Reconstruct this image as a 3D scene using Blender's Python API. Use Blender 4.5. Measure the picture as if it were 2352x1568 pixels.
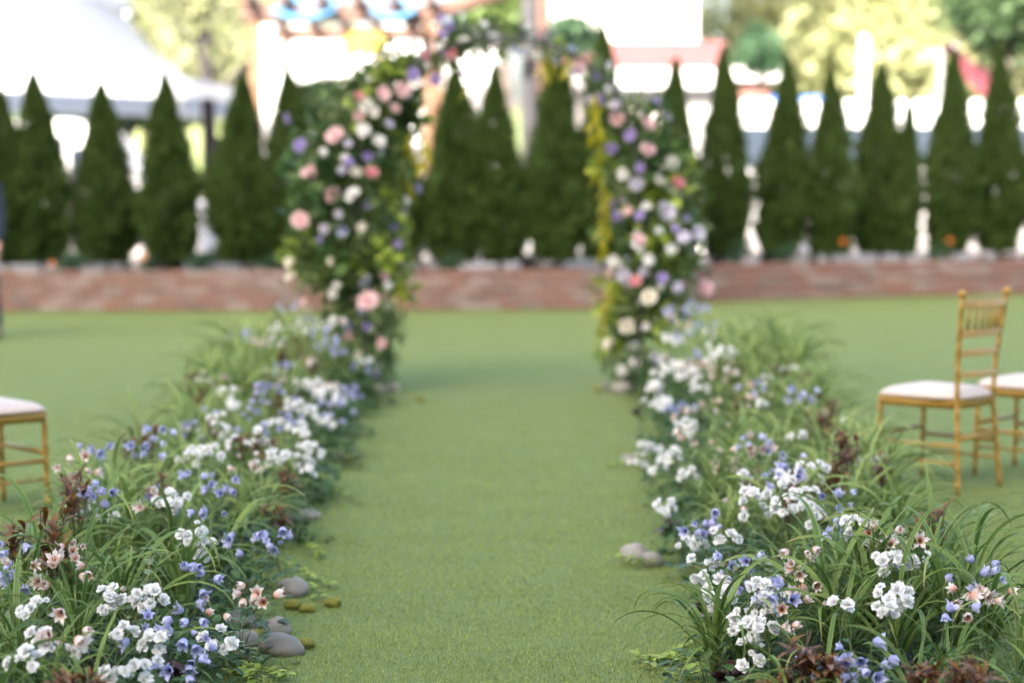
import bpy, bmesh, math, random
import numpy as np
from mathutils import Vector, Matrix, Quaternion, noise

# ------------------------------------------------------------------ camera, sky, sun, exposure
for o in list(bpy.data.objects):
    bpy.data.objects.remove(o)
scene = bpy.context.scene
COL = scene.collection
R = math.radians
FPX, CAMH, PITCH = 1990.0, 1.40, math.atan(155 / 1990.0)

cam_data = bpy.data.cameras.new('camera')
cam = bpy.data.objects.new('camera', cam_data)
COL.objects.link(cam)
cam.location = (0, 0, CAMH)
cam.rotation_euler = (R(90) - PITCH, 0, 0)
cam_data.sensor_width = 36
cam_data.lens = FPX / 1024 * 36
cam_data.clip_end = 2000
cam_data.clip_start = 0.05
cam_data.dof.use_dof = True
cam_data.dof.focus_distance = 5.6
cam_data.dof.aperture_fstop = 1.6
scene.camera = cam

SUN_EL, SUN_AZ = R(27), R(200)          # azimuth clockwise from +Y: the sun stands behind the camera, a little to its left
world = bpy.data.worlds.new('World')
scene.world = world
world.use_nodes = True
nt = world.node_tree
bg = nt.nodes['Background']
sky = nt.nodes.new('ShaderNodeTexSky')
sky.sky_type = 'NISHITA'
sky.sun_disc = False
sky.sun_elevation = SUN_EL
sky.sun_rotation = SUN_AZ
sky.altitude = 50
sky.air_density = 0.85
sky.dust_density = 6.0
sky.ozone_density = 0.25
nt.links.new(sky.outputs[0], bg.inputs[0])
bg.inputs[1].default_value = 0.15

sd = bpy.data.lights.new('sun', 'SUN')
sd.energy = 4.0
sd.angle = R(0.53)
sd.color = (1.0, 0.93, 0.82)
sun = bpy.data.objects.new('sun', sd)
COL.objects.link(sun)
sdir = Vector((math.sin(SUN_AZ) * math.cos(SUN_EL), math.cos(SUN_AZ) * math.cos(SUN_EL), math.sin(SUN_EL)))
sun.rotation_euler = (-sdir).to_track_quat('-Z', 'Y').to_euler()
sun.location = (0, -20, 40)

vs = scene.view_settings
vs.view_transform = 'Standard'
vs.look = 'None'
vs.exposure = 2.6
vs.gamma = 1.0
vs.use_curve_mapping = False
scene.cycles.use_denoising = True
scene.cycles.max_bounces = 6
scene.cycles.diffuse_bounces = 3
scene.cycles.glossy_bounces = 2
scene.cycles.transmission_bounces = 3
scene.cycles.transparent_max_bounces = 4
scene.cycles.caustics_reflective = False
scene.cycles.caustics_refractive = False

rng = np.random.default_rng(11)
random.seed(5)
S = 1024 / 2352.0                        # measuring scale used while surveying the photograph


def ray(x, y):
    X, Y = x * S, y * S
    dx, dy = (X - 512) / FPX, -(Y - 341) / FPX
    return Vector((dx, math.cos(PITCH) + dy * math.sin(PITCH), -math.sin(PITCH) + dy * math.cos(PITCH)))


def PZ(x, y, z):                          # surveyed point at height z
    d = ray(x, y)
    return Vector((0, 0, CAMH)) + d * ((z - CAMH) / d.z)


def PD(x, y, D):                          # surveyed point at depth D
    d = ray(x, y)
    return Vector((0, 0, CAMH)) + d * (D / d.y)


# ------------------------------------------------------------------ materials
def _nodes(name):
    m = bpy.data.materials.new(name)
    m.use_nodes = True
    n = m.node_tree
    for k in list(n.nodes):
        n.nodes.remove(k)
    return m, n


def _mixrgb(n, a, b, fac, mode='MIX'):
    k = n.nodes.new('ShaderNodeMix')
    k.data_type = 'RGBA'
    k.blend_type = mode
    for sock, v in ((k.inputs[6], a), (k.inputs[7], b)):
        if isinstance(v, (tuple, list)):
            sock.default_value = (*v[:3], 1)
        else:
            n.links.new(v, sock)
    if isinstance(fac, (int, float)):
        k.inputs[0].default_value = fac
    else:
        n.links.new(fac, k.inputs[0])
    return k.outputs[2]


def _finish(n, col, rough, metallic=0, transl=0, bump=None, bump_d=0.01, spec=0.5, sheen=0):
    out = n.nodes.new('ShaderNodeOutputMaterial')
    p = n.nodes.new('ShaderNodeBsdfPrincipled')
    if isinstance(col, tuple):
        p.inputs['Base Color'].default_value = (*col[:3], 1)
    else:
        n.links.new(col, p.inputs['Base Color'])
    p.inputs['Roughness'].default_value = rough
    p.inputs['Metallic'].default_value = metallic
    p.inputs['Specular IOR Level'].default_value = spec
    if sheen:
        p.inputs['Sheen Weight'].default_value = sheen
    if bump is not None:
        b = n.nodes.new('ShaderNodeBump')
        b.inputs['Strength'].default_value = 0.6
        b.inputs['Distance'].default_value = bump_d
        n.links.new(bump, b.inputs['Height'])
        n.links.new(b.outputs[0], p.inputs['Normal'])
    if transl:
        t = n.nodes.new('ShaderNodeBsdfTranslucent')
        if isinstance(col, tuple):
            t.inputs[0].default_value = (*col[:3], 1)
        else:
            n.links.new(col, t.inputs[0])
        mx = n.nodes.new('ShaderNodeMixShader')
        mx.inputs[0].default_value = transl
        n.links.new(p.outputs[0], mx.inputs[1])
        n.links.new(t.outputs[0], mx.inputs[2])
        n.links.new(mx.outputs[0], out.inputs[0])
    else:
        n.links.new(p.outputs[0], out.inputs[0])


def _rand(n, lo, hi):
    """per-object and per-piece random number in lo..hi"""
    oi = n.nodes.new('ShaderNodeObjectInfo')
    at = n.nodes.new('ShaderNodeAttribute')
    at.attribute_name = 'tv'
    sp = n.nodes.new('ShaderNodeSeparateXYZ')
    n.links.new(at.outputs['Vector'], sp.inputs[0])
    ad = n.nodes.new('ShaderNodeMath')
    ad.operation = 'ADD'
    n.links.new(oi.outputs['Random'], ad.inputs[0])
    n.links.new(sp.outputs[2], ad.inputs[1])
    fr = n.nodes.new('ShaderNodeMath')
    fr.operation = 'FRACT'
    n.links.new(ad.outputs[0], fr.inputs[0])
    mr = n.nodes.new('ShaderNodeMapRange')
    mr.inputs['To Min'].default_value = lo
    mr.inputs['To Max'].default_value = hi
    n.links.new(fr.outputs[0], mr.inputs['Value'])
    return mr.outputs[0], sp, fr.outputs[0]


def mat_noise(name, c1, c2, scale=12, rough=0.6, metallic=0, transl=0, bump=0, var=0.12, spec=0.5, detail=4, sheen=0):
    m, n = _nodes(name)
    tc = n.nodes.new('ShaderNodeTexCoord')
    nz = n.nodes.new('ShaderNodeTexNoise')
    nz.inputs['Scale'].default_value = scale
    nz.inputs['Detail'].default_value = detail
    n.links.new(tc.outputs['Object'], nz.inputs['Vector'])
    mr = n.nodes.new('ShaderNodeMapRange')
    mr.inputs['From Min'].default_value = 0.3
    mr.inputs['From Max'].default_value = 0.7
    n.links.new(nz.outputs[0], mr.inputs['Value'])
    col = _mixrgb(n, c1, c2, mr.outputs[0])
    r, _, _ = _rand(n, 1 - var, 1 + var)
    cb = n.nodes.new('ShaderNodeCombineColor')
    for k in range(3):
        n.links.new(r, cb.inputs[k])
    col = _mixrgb(n, col, cb.outputs[0], 1.0, 'MULTIPLY')
    _finish(n, col, rough, metallic, transl, nz.outputs[0] if bump else None, bump, spec, sheen)
    return m


def mat_ramp(name, stops, rough=0.55, transl=0.25, var=0.15, axis=0, tint=None, spec=0.4, tip=None):
    """colour runs along (axis 0) or across (axis 1) each piece"""
    m, n = _nodes(name)
    r, sp, raw = _rand(n, 1 - var, 1 + var)
    ramp = n.nodes.new('ShaderNodeValToRGB')
    cr = ramp.color_ramp
    while len(cr.elements) < len(stops):
        cr.elements.new(0.5)
    for e, (p, c) in zip(cr.elements, stops):
        e.position = p
        e.color = (*c, 1)
    n.links.new(sp.outputs[axis], ramp.inputs[0])
    col = ramp.outputs[0]
    if tint:
        mr = n.nodes.new('ShaderNodeMapRange')
        mr.inputs['From Min'].default_value = 0.3
        mr.inputs['From Max'].default_value = 1.0
        n.links.new(raw, mr.inputs['Value'])
        col = _mixrgb(n, col, tint, mr.outputs[0])
    if tip:                                  # dry tips on some blades
        mt = n.nodes.new('ShaderNodeMapRange')
        mt.inputs['From Min'].default_value = 0.80
        mt.inputs['From Max'].default_value = 0.97
        n.links.new(sp.outputs[0], mt.inputs['Value'])
        mm = n.nodes.new('ShaderNodeMath')
        mm.operation = 'MULTIPLY'
        n.links.new(mt.outputs[0], mm.inputs[0])
        n.links.new(raw, mm.inputs[1])
        col = _mixrgb(n, col, tip, mm.outputs[0])
    cb = n.nodes.new('ShaderNodeCombineColor')
    for k in range(3):
        n.links.new(r, cb.inputs[k])
    col = _mixrgb(n, col, cb.outputs[0], 1.0, 'MULTIPLY')
    _finish(n, col, rough, 0, transl, spec=spec)
    return m


MT = {}
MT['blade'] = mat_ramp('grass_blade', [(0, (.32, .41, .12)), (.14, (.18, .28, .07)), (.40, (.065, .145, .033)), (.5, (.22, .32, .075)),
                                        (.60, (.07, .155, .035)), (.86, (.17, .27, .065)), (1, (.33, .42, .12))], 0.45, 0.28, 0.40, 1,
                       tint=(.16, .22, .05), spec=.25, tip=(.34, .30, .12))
MT['blade_light'] = mat_ramp('pale_grass_blade', [(0, (.30, .38, .13)), (.3, (.20, .29, .08)), (.5, (.25, .34, .10)), (.7, (.20, .29, .08)), (1, (.30, .38, .13))], 0.5, 0.32, 0.3, 1,
                             tint=(.26, .33, .10), spec=.25)
MT['white'] = mat_ramp('white_petal', [(0, (.45, .45, .10)), (.10, (.50, .52, .16)), (.2, (.60, .66, .42)), (.5, (.84, .84, .80)),
                                       (1, (.90, .89, .86))], 0.6, 0.25, 0.04)
MT['blue'] = mat_ramp('blue_petal', [(0, (.07, .15, .06)), (.10, (.10, .19, .08)), (.14, (.33, .32, .60)), (.5, (.50, .50, .76)),
                                     (.88, (.68, .69, .85)), (.93, (.72, .73, .86)), (.96, (.10, .07, .22)), (1, (.08, .06, .2))], 0.55, 0.3, 0.14)
MT['peach'] = mat_ramp('peach_petal', [(0, (.10, .18, .07)), (.10, (.14, .20, .08)), (.14, (.75, .27, .14)), (.36, (.80, .46, .34)),
                                       (.6, (.86, .74, .66)), (.93, (.88, .82, .77)), (.96, (.25, .07, .03)), (1, (.2, .05, .03))], 0.55, 0.3, 0.08)
MT['brown'] = mat_ramp('brown_leaf', [(0, (.08, .030, .012)), (.45, (.19, .075, .014)), (.8, (.29, .13, .018)), (1, (.36, .19, .05))],
                       0.42, 0.25, 0.4, tint=(.15, .08, .05), spec=.3)
MT['purple_leaf'] = mat_ramp('dark_purple_leaf', [(0, (.03, .015, .02)), (1, (.085, .03, .04))], 0.4, 0.15, 0.3)
MT['leaf'] = mat_ramp('dark_green_leaf', [(0, (.065, .12, .035)), (.5, (.055, .125, .038)), (1, (.09, .17, .055))], 0.42, 0.28, 0.35,
                      tint=(.085, .14, .04), spec=.25)
MT['pale_leaf'] = mat_ramp('pale_green_leaf', [(0, (.14, .20, .07)), (1, (.25, .31, .14))], 0.5, 0.3, 0.25)
MT['lime_leaf'] = mat_ramp('lime_leaf', [(0, (.22, .33, .04)), (1, (.42, .50, .08))], 0.5, 0.35, 0.25)
MT['yellow_leaf'] = mat_ramp('yellow_hanging_leaf', [(0, (.30, .32, .03)), (.5, (.48, .44, .025)), (1, (.42, .33, .02))], 0.5, 0.35, 0.2)
MT['amber_leaf'] = mat_ramp('amber_leaf', [(0, (.32, .18, .02)), (1, (.50, .31, .02))], 0.5, 0.35, 0.2)
MT['stem'] = mat_noise('green_stem', (.08, .14, .05), (.13, .19, .07), 40, 0.5)
MT['brown_stem'] = mat_noise('brown_stem', (.05, .035, .03), (.09, .06, .045), 40, 0.6)
MT['amber_stem'] = mat_noise('amber_stem', (.30, .20, .05), (.22, .16, .05), 40, 0.6)
for nm, c0, c1, c2 in (('pink', (.50, .16, .15), (.74, .42, .42), (.86, .64, .64)), ('rose', (.42, .07, .09), (.66, .19, .22), (.76, .36, .38)),
                       ('cream', (.52, .40, .22), (.72, .66, .50), (.83, .80, .70)), ('purple', (.17, .10, .34), (.34, .24, .58), (.47, .38, .70)),
                       ('lavender', (.30, .26, .40), (.56, .52, .66), (.72, .70, .80))):
    MT[nm] = mat_ramp(nm + '_petal', [(0, (.30, .30, .08)), (.12, c0), (.55, c1), (1, c2)], 0.6, 0.25, 0.1)
MT['gold'] = mat_noise('gold_painted_wood', (.40, .230, .036), (.33, .185, .027), 30, 0.40, 0.1, var=0.06)
MT['cushion'] = mat_noise('cream_cushion_fabric', (.57, .47, .40), (.61, .51, .44), 120, 0.85, bump=0.0006, var=0.02, sheen=0.2)
MT['piping'] = mat_noise('cushion_piping', (.58, .48, .41), (.62, .52, .45), 80, 0.85, var=0.02)
MT['stone'] = mat_noise('river_stone', (.34, .32, .28), (.18, .17, .145), 34, 0.75, bump=0.002, var=0.22, detail=8)
MT['moss'] = mat_noise('moss', (.27, .27, .04), (.13, .14, .025), 120, 0.95, bump=0.004, var=0.15)
MT['tray'] = mat_noise('black_tray', (.012, .014, .012), (.03, .035, .025), 30, 0.6)
MT['iron'] = mat_noise('dark_green_frame', (.03, .04, .03), (.05, .05, .04), 30, 0.5)
MT['soil'] = mat_noise('bed_soil', (.05, .04, .03), (.10, .085, .06), 9, 0.95, bump=0.02)
MT['mortar'] = mat_noise('mortar', (.24, .21, .195), (.17, .15, .14), 10, 0.9, bump=0.004, var=0)
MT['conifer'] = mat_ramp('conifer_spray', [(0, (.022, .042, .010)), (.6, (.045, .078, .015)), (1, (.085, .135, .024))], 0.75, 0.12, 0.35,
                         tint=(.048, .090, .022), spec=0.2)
MT['bark'] = mat_noise('bark', (.16, .13, .11), (.07, .055, .05), 14, 0.9, bump=0.01)
MT['dark_bark'] = mat_noise('dark_bark', (.06, .05, .055), (.035, .03, .035), 14, 0.9, bump=0.01)
MT['tree_yellow'] = mat_ramp('sunny_leaf', [(0, (.22, .26, .10)), (1, (.36, .38, .18))], 0.6, 0.45, 0.25, tint=(.40, .40, .24))
MT['tree_pale'] = mat_ramp('pale_sunny_leaf', [(0, (.24, .26, .15)), (1, (.36, .37, .23))], 0.6, 0.4, 0.2)
MT['tree_dark'] = mat_ramp('dark_tree_leaf', [(0, (.035, .07, .03)), (1, (.065, .115, .04))], 0.6, 0.2, 0.3)
MT['arch_leaf'] = mat_ramp('mid_green_leaf', [(0, (.08, .13, .04)), (1, (.14, .21, .07))], 0.5, 0.3, 0.35, tint=(.11, .16, .045), spec=.25)
MT['shrub'] = mat_ramp('bluish_shrub_leaf', [(0, (.03, .07, .035)), (1, (.05, .11, .05))], 0.6, 0.2, 0.3)
MT['orange_flower'] = mat_ramp('orange_petal', [(0, (.35, .10, .02)), (1, (.55, .17, .03))], 0.6, 0.2, 0.1)
MT['tent'] = mat_noise('tent_fabric', (.74, .76, .80), (.80, .81, .84), 1.2, 0.6, transl=0.4, var=0)
MT['steel'] = mat_noise('grey_steel', (.42, .42, .43), (.34, .34, .36), 6, 0.5, 0.2)
MT['white_paint'] = mat_noise('white_paint', (.78, .78, .79), (.72, .72, .73), 3, 0.35, var=0.02)
MT['plaster'] = mat_noise('white_plaster', (.78, .77, .76), (.72, .71, .71), 2, 0.85, bump=0.004, var=0.02)
MT['pinkish'] = mat_noise('red_fascia', (.15, .050, .055), (.13, .042, .048), 3, 0.7, var=0.03)
MT['red'] = mat_noise('red_canopy', (.16, .022, .034), (.13, .018, .028), 3, 0.6, transl=0.2, var=0.02)
MT['glass'] = mat_noise('window_glass', (.035, .045, .065), (.05, .065, .09), 2, 0.15, var=0.05, spec=.3)
MT['tyre'] = mat_noise('tyre', (.02, .02, .02), (.03, .03, .03), 20, 0.85)
MT['rim'] = mat_noise('rim', (.4, .4, .42), (.3, .3, .32), 20, 0.35, 0.7)
MT['timber'] = mat_noise('orange_timber', (.17, .085, .042), (.13, .062, .03), 7, 0.65, var=0.06)
MT['dark_timber'] = mat_noise('dark_timber', (.14, .075, .055), (.09, .05, .04), 7, 0.7)
MT['blue_sheet'] = mat_noise('blue_awning', (.10, .33, .58), (.16, .42, .66), 3, 0.5, transl=0.25)
MT['blue_board'] = mat_noise('blue_board', (.03, .16, .60), (.04, .20, .66), 3, 0.5)
MT['yellow_sheet'] = mat_noise('yellow_awning', (.34, .26, .05), (.38, .30, .07), 3, 0.5, transl=0.2)
MT['brickred'] = mat_noise('far_brick', (.36, .17, .14), (.28, .13, .11), 4, 0.85)
MT['concrete'] = mat_noise('pale_concrete', (.062, .06, .066), (.045, .044, .05), 0.6, 0.9, var=0)
MT['facade'] = mat_noise('facade', (.52, .50, .47), (.47, .45, .42), 0.4, 0.9, var=0)
MT['hill'] = mat_noise('wooded_hill', (.10, .14, .05), (.18, .21, .09), 0.12, 0.95, bump=1.0, var=0)
MT['suit'] = mat_noise('navy_suit', (.012, .018, .045), (.018, .026, .06), 60, 0.8, var=0)
MT['shoe'] = mat_noise('black_shoe', (.012, .011, .012), (.02, .02, .02), 30, 0.3)
MT['skin'] = mat_noise('skin', (.58, .33, .25), (.52, .28, .21), 30, 0.5, var=0)
MT['hair'] = mat_noise('black_hair', (.012, .010, .009), (.02, .017, .015), 60, 0.5)
MT['shirt'] = mat_noise('white_shirt', (.75, .75, .76), (.7, .7, .72), 40, 0.8)


def _turf():
    m, n = _nodes('artificial_turf')
    tc = n.nodes.new('ShaderNodeTexCoord')
    def nz(scale, detail, stretch=None):
        k = n.nodes.new('ShaderNodeTexNoise')
        k.inputs['Scale'].default_value = scale
        k.inputs['Detail'].default_value = detail
        if stretch:
            mp = n.nodes.new('ShaderNodeMapping')
            mp.inputs['Scale'].default_value = stretch
            n.links.new(tc.outputs['Object'], mp.inputs['Vector'])
            n.links.new(mp.outputs[0], k.inputs['Vector'])
        else:
            n.links.new(tc.outputs['Object'], k.inputs['Vector'])
        return k.outputs[0]
    big = nz(0.55, 3)
    mid = nz(4.0, 4, (1.0, 1.6, 1))
    fine = nz(160, 3)
    c = _mixrgb(n, (.132, .178, .046), (.168, .205, .060), big)
    mr = n.nodes.new('ShaderNodeMapRange')
    mr.inputs['From Min'].default_value = .35
    mr.inputs['From Max'].default_value = .65
    n.links.new(mid, mr.inputs['Value'])
    c = _mixrgb(n, c, (.155, .212, .076), mr.outputs[0])
    mr2 = n.nodes.new('ShaderNodeMapRange')
    mr2.inputs['From Min'].default_value = .42
    mr2.inputs['From Max'].default_value = .75
    mr2.inputs['To Max'].default_value = .65
    n.links.new(fine, mr2.inputs['Value'])
    c = _mixrgb(n, c, (.085, .115, .028), mr2.outputs[0])
    _finish(n, c, 0.9, 0, 0, fine, 0.008, 0.2)
    return m


MT['turf'] = _turf()
MT['fibre'] = mat_ramp('turf_fibre', [(0, (.165, .225, .046)), (1, (.365, .48, .125))], 0.7, 0.2, 0.3, tint=(.38, .43, .105), spec=0.2)


def _brick():
    m, n = _nodes('old_brick')
    tc = n.nodes.new('ShaderNodeTexCoord')
    oi = n.nodes.new('ShaderNodeObjectInfo')
    ramp = n.nodes.new('ShaderNodeValToRGB')
    cr = ramp.color_ramp
    cols = [(0, (.145, .054, .037)), (.22, (.19, .078, .055)), (.42, (.14, .082, .068)), (.55, (.22, .135, .118)), (.70, (.25, .20, .185)), (.82, (.09, .056, .05)), (1, (.20, .07, .042))]
    while len(cr.elements) < len(cols):
        cr.elements.new(.5)
    for e, (p, c) in zip(cr.elements, cols):
        e.position = p
        e.color = (*c, 1)
    n.links.new(oi.outputs['Random'], ramp.inputs[0])
    nz = n.nodes.new('ShaderNodeTexNoise')
    nz.inputs['Scale'].default_value = 22
    nz.inputs['Detail'].default_value = 6
    n.links.new(tc.outputs['Object'], nz.inputs['Vector'])
    mq = n.nodes.new('ShaderNodeMath')
    mq.operation = 'MULTIPLY'
    mq.inputs[1].default_value = .5
    n.links.new(nz.outputs[0], mq.inputs[0])
    col = _mixrgb(n, ramp.outputs[0], (.22, .18, .17), mq.outputs[0])
    _finish(n, col, .9, 0, 0, nz.outputs[0], .004)
    return m


MT['brick'] = _brick()


# ------------------------------------------------------------------ mesh helpers
class Geo:
    """vertices, quads, triangles and a per-vertex tv = (along, across, random)"""
    def __init__(s):
        s.v, s.q, s.t, s.a = [], [], [], []

    def add(s, v, q=(), t=(), a=None):
        b = sum(len(k) for k in s.v)
        v = np.asarray(v, float).reshape(-1, 3)
        s.v.append(v)
        if len(q):
            s.q.append(np.asarray(q, int) + b)
        if len(t):
            s.t.append(np.asarray(t, int) + b)
        s.a.append(np.zeros((len(v), 3)) if a is None else np.asarray(a, float).reshape(-1, 3))
        return s

    def arr(s):
        e4, e3 = np.zeros((0, 4), int), np.zeros((0, 3), int)
        return (np.concatenate(s.v), np.concatenate(s.q) if s.q else e4, np.concatenate(s.t) if s.t else e3, np.concatenate(s.a))

    def put(s, g, M=None, rnd=None):
        v, q, t, a = g.arr() if isinstance(g, Geo) else g
        if M is not None:
            M = np.array(M)
            v = v @ M[:3, :3].T + M[:3, 3]
        if rnd is not None:
            a = a.copy()
            a[:, 2] = rnd
        return s.add(v, q, t, a)


def make_mesh(name, g, mat, smooth=True):
    v, q, t, a = g.arr() if isinstance(g, Geo) else g
    me = bpy.data.meshes.new(name)
    nq, ntri = len(q), len(t)
    me.vertices.add(len(v))
    me.vertices.foreach_set('co', v.astype(np.float32).ravel())
    me.loops.add(nq * 4 + ntri * 3)
    me.loops.foreach_set('vertex_index', np.concatenate([q.ravel(), t.ravel()]).astype(np.int32))
    me.polygons.add(nq + ntri)
    me.polygons.foreach_set('loop_start', np.concatenate([np.arange(nq) * 4, nq * 4 + np.arange(ntri) * 3]).astype(np.int32))
    me.update(calc_edges=True)
    me.validate()
    if smooth:
        me.polygons.foreach_set('use_smooth', np.ones(nq + ntri, bool))
    at = me.attributes.new('tv', 'FLOAT_VECTOR', 'POINT')
    at.data.foreach_set('vector', a.astype(np.float32).ravel())
    me.materials.append(MT[mat] if isinstance(mat, str) else mat)
    return me


def link(name, data, parent=None, M=None):
    o = bpy.data.objects.new(name, data)
    COL.objects.link(o)
    if parent is not None:
        o.parent = parent
    if M is not None:
        o.matrix_local = M if isinstance(M, Matrix) else Matrix(np.array(M).tolist())
    return o


def tag(o, label=None, cat=None, group=None, kind=None):
    if label:
        o['label'] = label
    if cat:
        o['category'] = cat
    if group:
        o['group'] = group
    if kind:
        o['kind'] = kind
    return o


def thing(name, loc=(0, 0, 0), rz=0):
    o = link(name, None)
    o.empty_display_size = 0.05
    o.location = loc
    o.rotation_euler = (0, 0, rz)
    return o


def bm_obj(name, bm, mat, parent=None, smooth=False):
    me = bpy.data.meshes.new(name)
    bm.to_mesh(me)
    bm.free()
    if smooth:
        me.polygons.foreach_set('use_smooth', np.ones(len(me.polygons), bool))
    me.materials.append(MT[mat])
    return link(name, me, parent)


def box(name, lo, hi, mat, parent=None, bev=0.0):
    bm = bmesh.new()
    bmesh.ops.create_cube(bm, size=1)
    lo, hi = Vector(lo), Vector(hi)
    for v in bm.verts:
        v.co = Vector([(lo[i] + hi[i]) / 2 + v.co[i] * (hi[i] - lo[i]) for i in range(3)])
    if bev:
        bmesh.ops.bevel(bm, geom=bm.edges[:], offset=bev, segments=2, affect='EDGES', profile=0.6)
    return bm_obj(name, bm, mat, parent)


def tube(pts, r0, r1=None, sides=6, cap=True):
    """tapered tube along points"""
    r1 = r0 if r1 is None else r1
    pts = [Vector(p) for p in pts]
    n = len(pts)
    rr = np.linspace(r0, r1, n) if np.isscalar(r0) else np.asarray(r0)
    V, A = [], []
    up = Vector((0.13, 0.21, 1)).normalized()
    for i, p in enumerate(pts):
        tg = (pts[min(i + 1, n - 1)] - pts[max(i - 1, 0)]).normalized()
        if abs(tg.dot(up)) > 0.97:
            sx = tg.cross(Vector((1, 0.1, 0))).normalized()
        else:
            sx = tg.cross(up).normalized()
        sy = tg.cross(sx)
        for k in range(sides):
            an = 2 * math.pi * k / sides
            V.append(p + (sx * math.cos(an) + sy * math.sin(an)) * rr[i])
            A.append((i / max(1, n - 1), k / sides, 0))
    Q = [(i * sides + k, i * sides + (k + 1) % sides, (i + 1) * sides + (k + 1) % sides, (i + 1) * sides + k) for i in range(n - 1) for k in range(sides)]
    T = []
    if cap:
        for i, rev in ((0, True), (n - 1, False)):
            c = len(V)
            V.append(pts[i])
            A.append((i / max(1, n - 1), 0, 0))
            for k in range(sides):
                a, b = i * sides + k, i * sides + (k + 1) % sides
                T.append((b, a, c) if rev else (a, b, c))
    return Geo().add([tuple(v) for v in V], Q, T, A)


def strip(cols):
    """grid of points cols[i][j] -> vertices and quads"""
    n, m = len(cols), len(cols[0])
    V = [p for c in cols for p in c]
    Q = [(i * m + j, i * m + j + 1, (i + 1) * m + j + 1, (i + 1) * m + j) for i in range(n - 1) for j in range(m - 1)]
    return V, Q


def rot_to(d, spin=0.0):
    """matrix turning +Z to d"""
    q = Vector((0, 0, 1)).rotation_difference(Vector(d).normalized())
    return (q.to_matrix() @ Matrix.Rotation(spin, 3, 'Z')).to_4x4()


def TRS(loc, rot4=None, s=1.0):
    M = Matrix.Translation(Vector(loc))
    if rot4 is not None:
        M = M @ rot4
    return M @ Matrix.Scale(s, 4)


# ---- plant pieces
def blade_geo(L, W, th0, th1, side, twist, n=11, power=1.5):
    p = Vector((0, 0, 0))
    cols, A = [], []
    for i in range(n + 1):
        s = i / n
        th = th0 + (th1 - th0) * s ** power
        ph = side * s * s
        d = Vector((math.sin(th) * math.cos(ph), math.sin(th) * math.sin(ph), math.cos(th)))
        wd = Vector((-math.sin(ph), math.cos(ph), 0))
        nr = d.cross(wd)
        tw = twist * s
        wv = wd * math.cos(tw) + nr * math.sin(tw)
        nv = d.cross(wv)
        w = W * 0.5 * (0.62 + 0.5 * math.sin(min(1, s * 1.7) * math.pi / 2)) * min(1, ((1 - s) * 1.9) ** 0.75 + 0.02)
        cols.append([tuple(p - wv * w + nv * w * .28), tuple(p - nv * w * .1), tuple(p + wv * w + nv * w * .28)])
        A += [(s, 0, 0), (s, .5, 0), (s, 1, 0)]
        p = p + d * (L / n)
    V, Q = strip(cols)
    return Geo().add(V, Q, (), A)


def leaf_geo(L, W, bend=0.5, fold=0.25, prof=(.12, .75, 1, .72, .06), base=0.0):
    """leaf lying along +X from the origin, face up"""
    n = len(prof)
    cols, A = [], []
    x = z = 0.0
    th = base
    for i in range(n):
        s = i / (n - 1)
        w = W * .5 * prof[i]
        cols.append([(x, -w, z + w * fold), (x, 0, z), (x, w, z + w * fold)])
        A += [(s, 0, 0), (s, .5, 0), (s, 1, 0)]
        th -= bend / (n - 1)
        x += math.cos(th) * L / (n - 1)
        z += math.sin(th) * L / (n - 1)
    V, Q = strip(cols)
    return Geo().add(V, Q, (), A)


def petal_cup(r, tilt, w, ruffle, rr, z0=0.0, a0=.2):
    """one petal pointing along +X"""
    cols, A = [], []
    prof = (.16, .72, 1.0, .74)
    for i, s in enumerate((0.05, .42, .78, 1.0)):
        row = []
        for j, u in enumerate((-1, -.35, .35, 1)):
            wd = w * prof[i] * u
            curl = -0.35 * r * max(0, s - .7) if i == 3 else 0
            x = r * s * math.cos(tilt) + rr.uniform(-1, 1) * ruffle * s
            z = z0 + r * s * math.sin(tilt) + abs(u) ** 2 * w * .35 * prof[i] + curl + rr.uniform(-1, 1) * ruffle * s
            row.append((x, wd, z))
            A.append((a0 + (1 - a0) * s, j / 3, 0))
        cols.append(row)
    V, Q = strip(cols)
    return Geo().add(V, Q, (), A)


def white_bloom(seed):
    rr = random.Random(seed)
    g = Geo()
    op = rr.uniform(-.12, .35)
    for n, r, tilt, w, z0 in ((7, .0185, .12, .0105, 0), (6, .0155, .55, .0095, .002), (6, .0115, .95, .0075, .003), (4, .007, 1.2, .005, .004)):
        for k in range(n):
            a = 2 * math.pi * (k + rr.uniform(-.2, .2)) / n + r * 300
            g.put(petal_cup(r * rr.uniform(.88, 1.1), tilt + op + rr.uniform(-.3, .3), w * rr.uniform(.8, 1.2), .0016, rr, z0), Matrix.Rotation(a, 4, 'Z'), rr.random() * .2)
    for k in range(6):                          # yellow stamens
        a = 2 * math.pi * k / 6
        d = Vector((math.cos(a) * .0025, math.sin(a) * .0025, .009))
        g.add([(0, .0004, .002), (0, -.0004, .002), tuple(d + Vector((.0006, 0, 0))), tuple(d - Vector((.0006, 0, 0)))], [(0, 1, 3, 2)], (), [(.03, 0, 0)] * 4)
    return g


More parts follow.
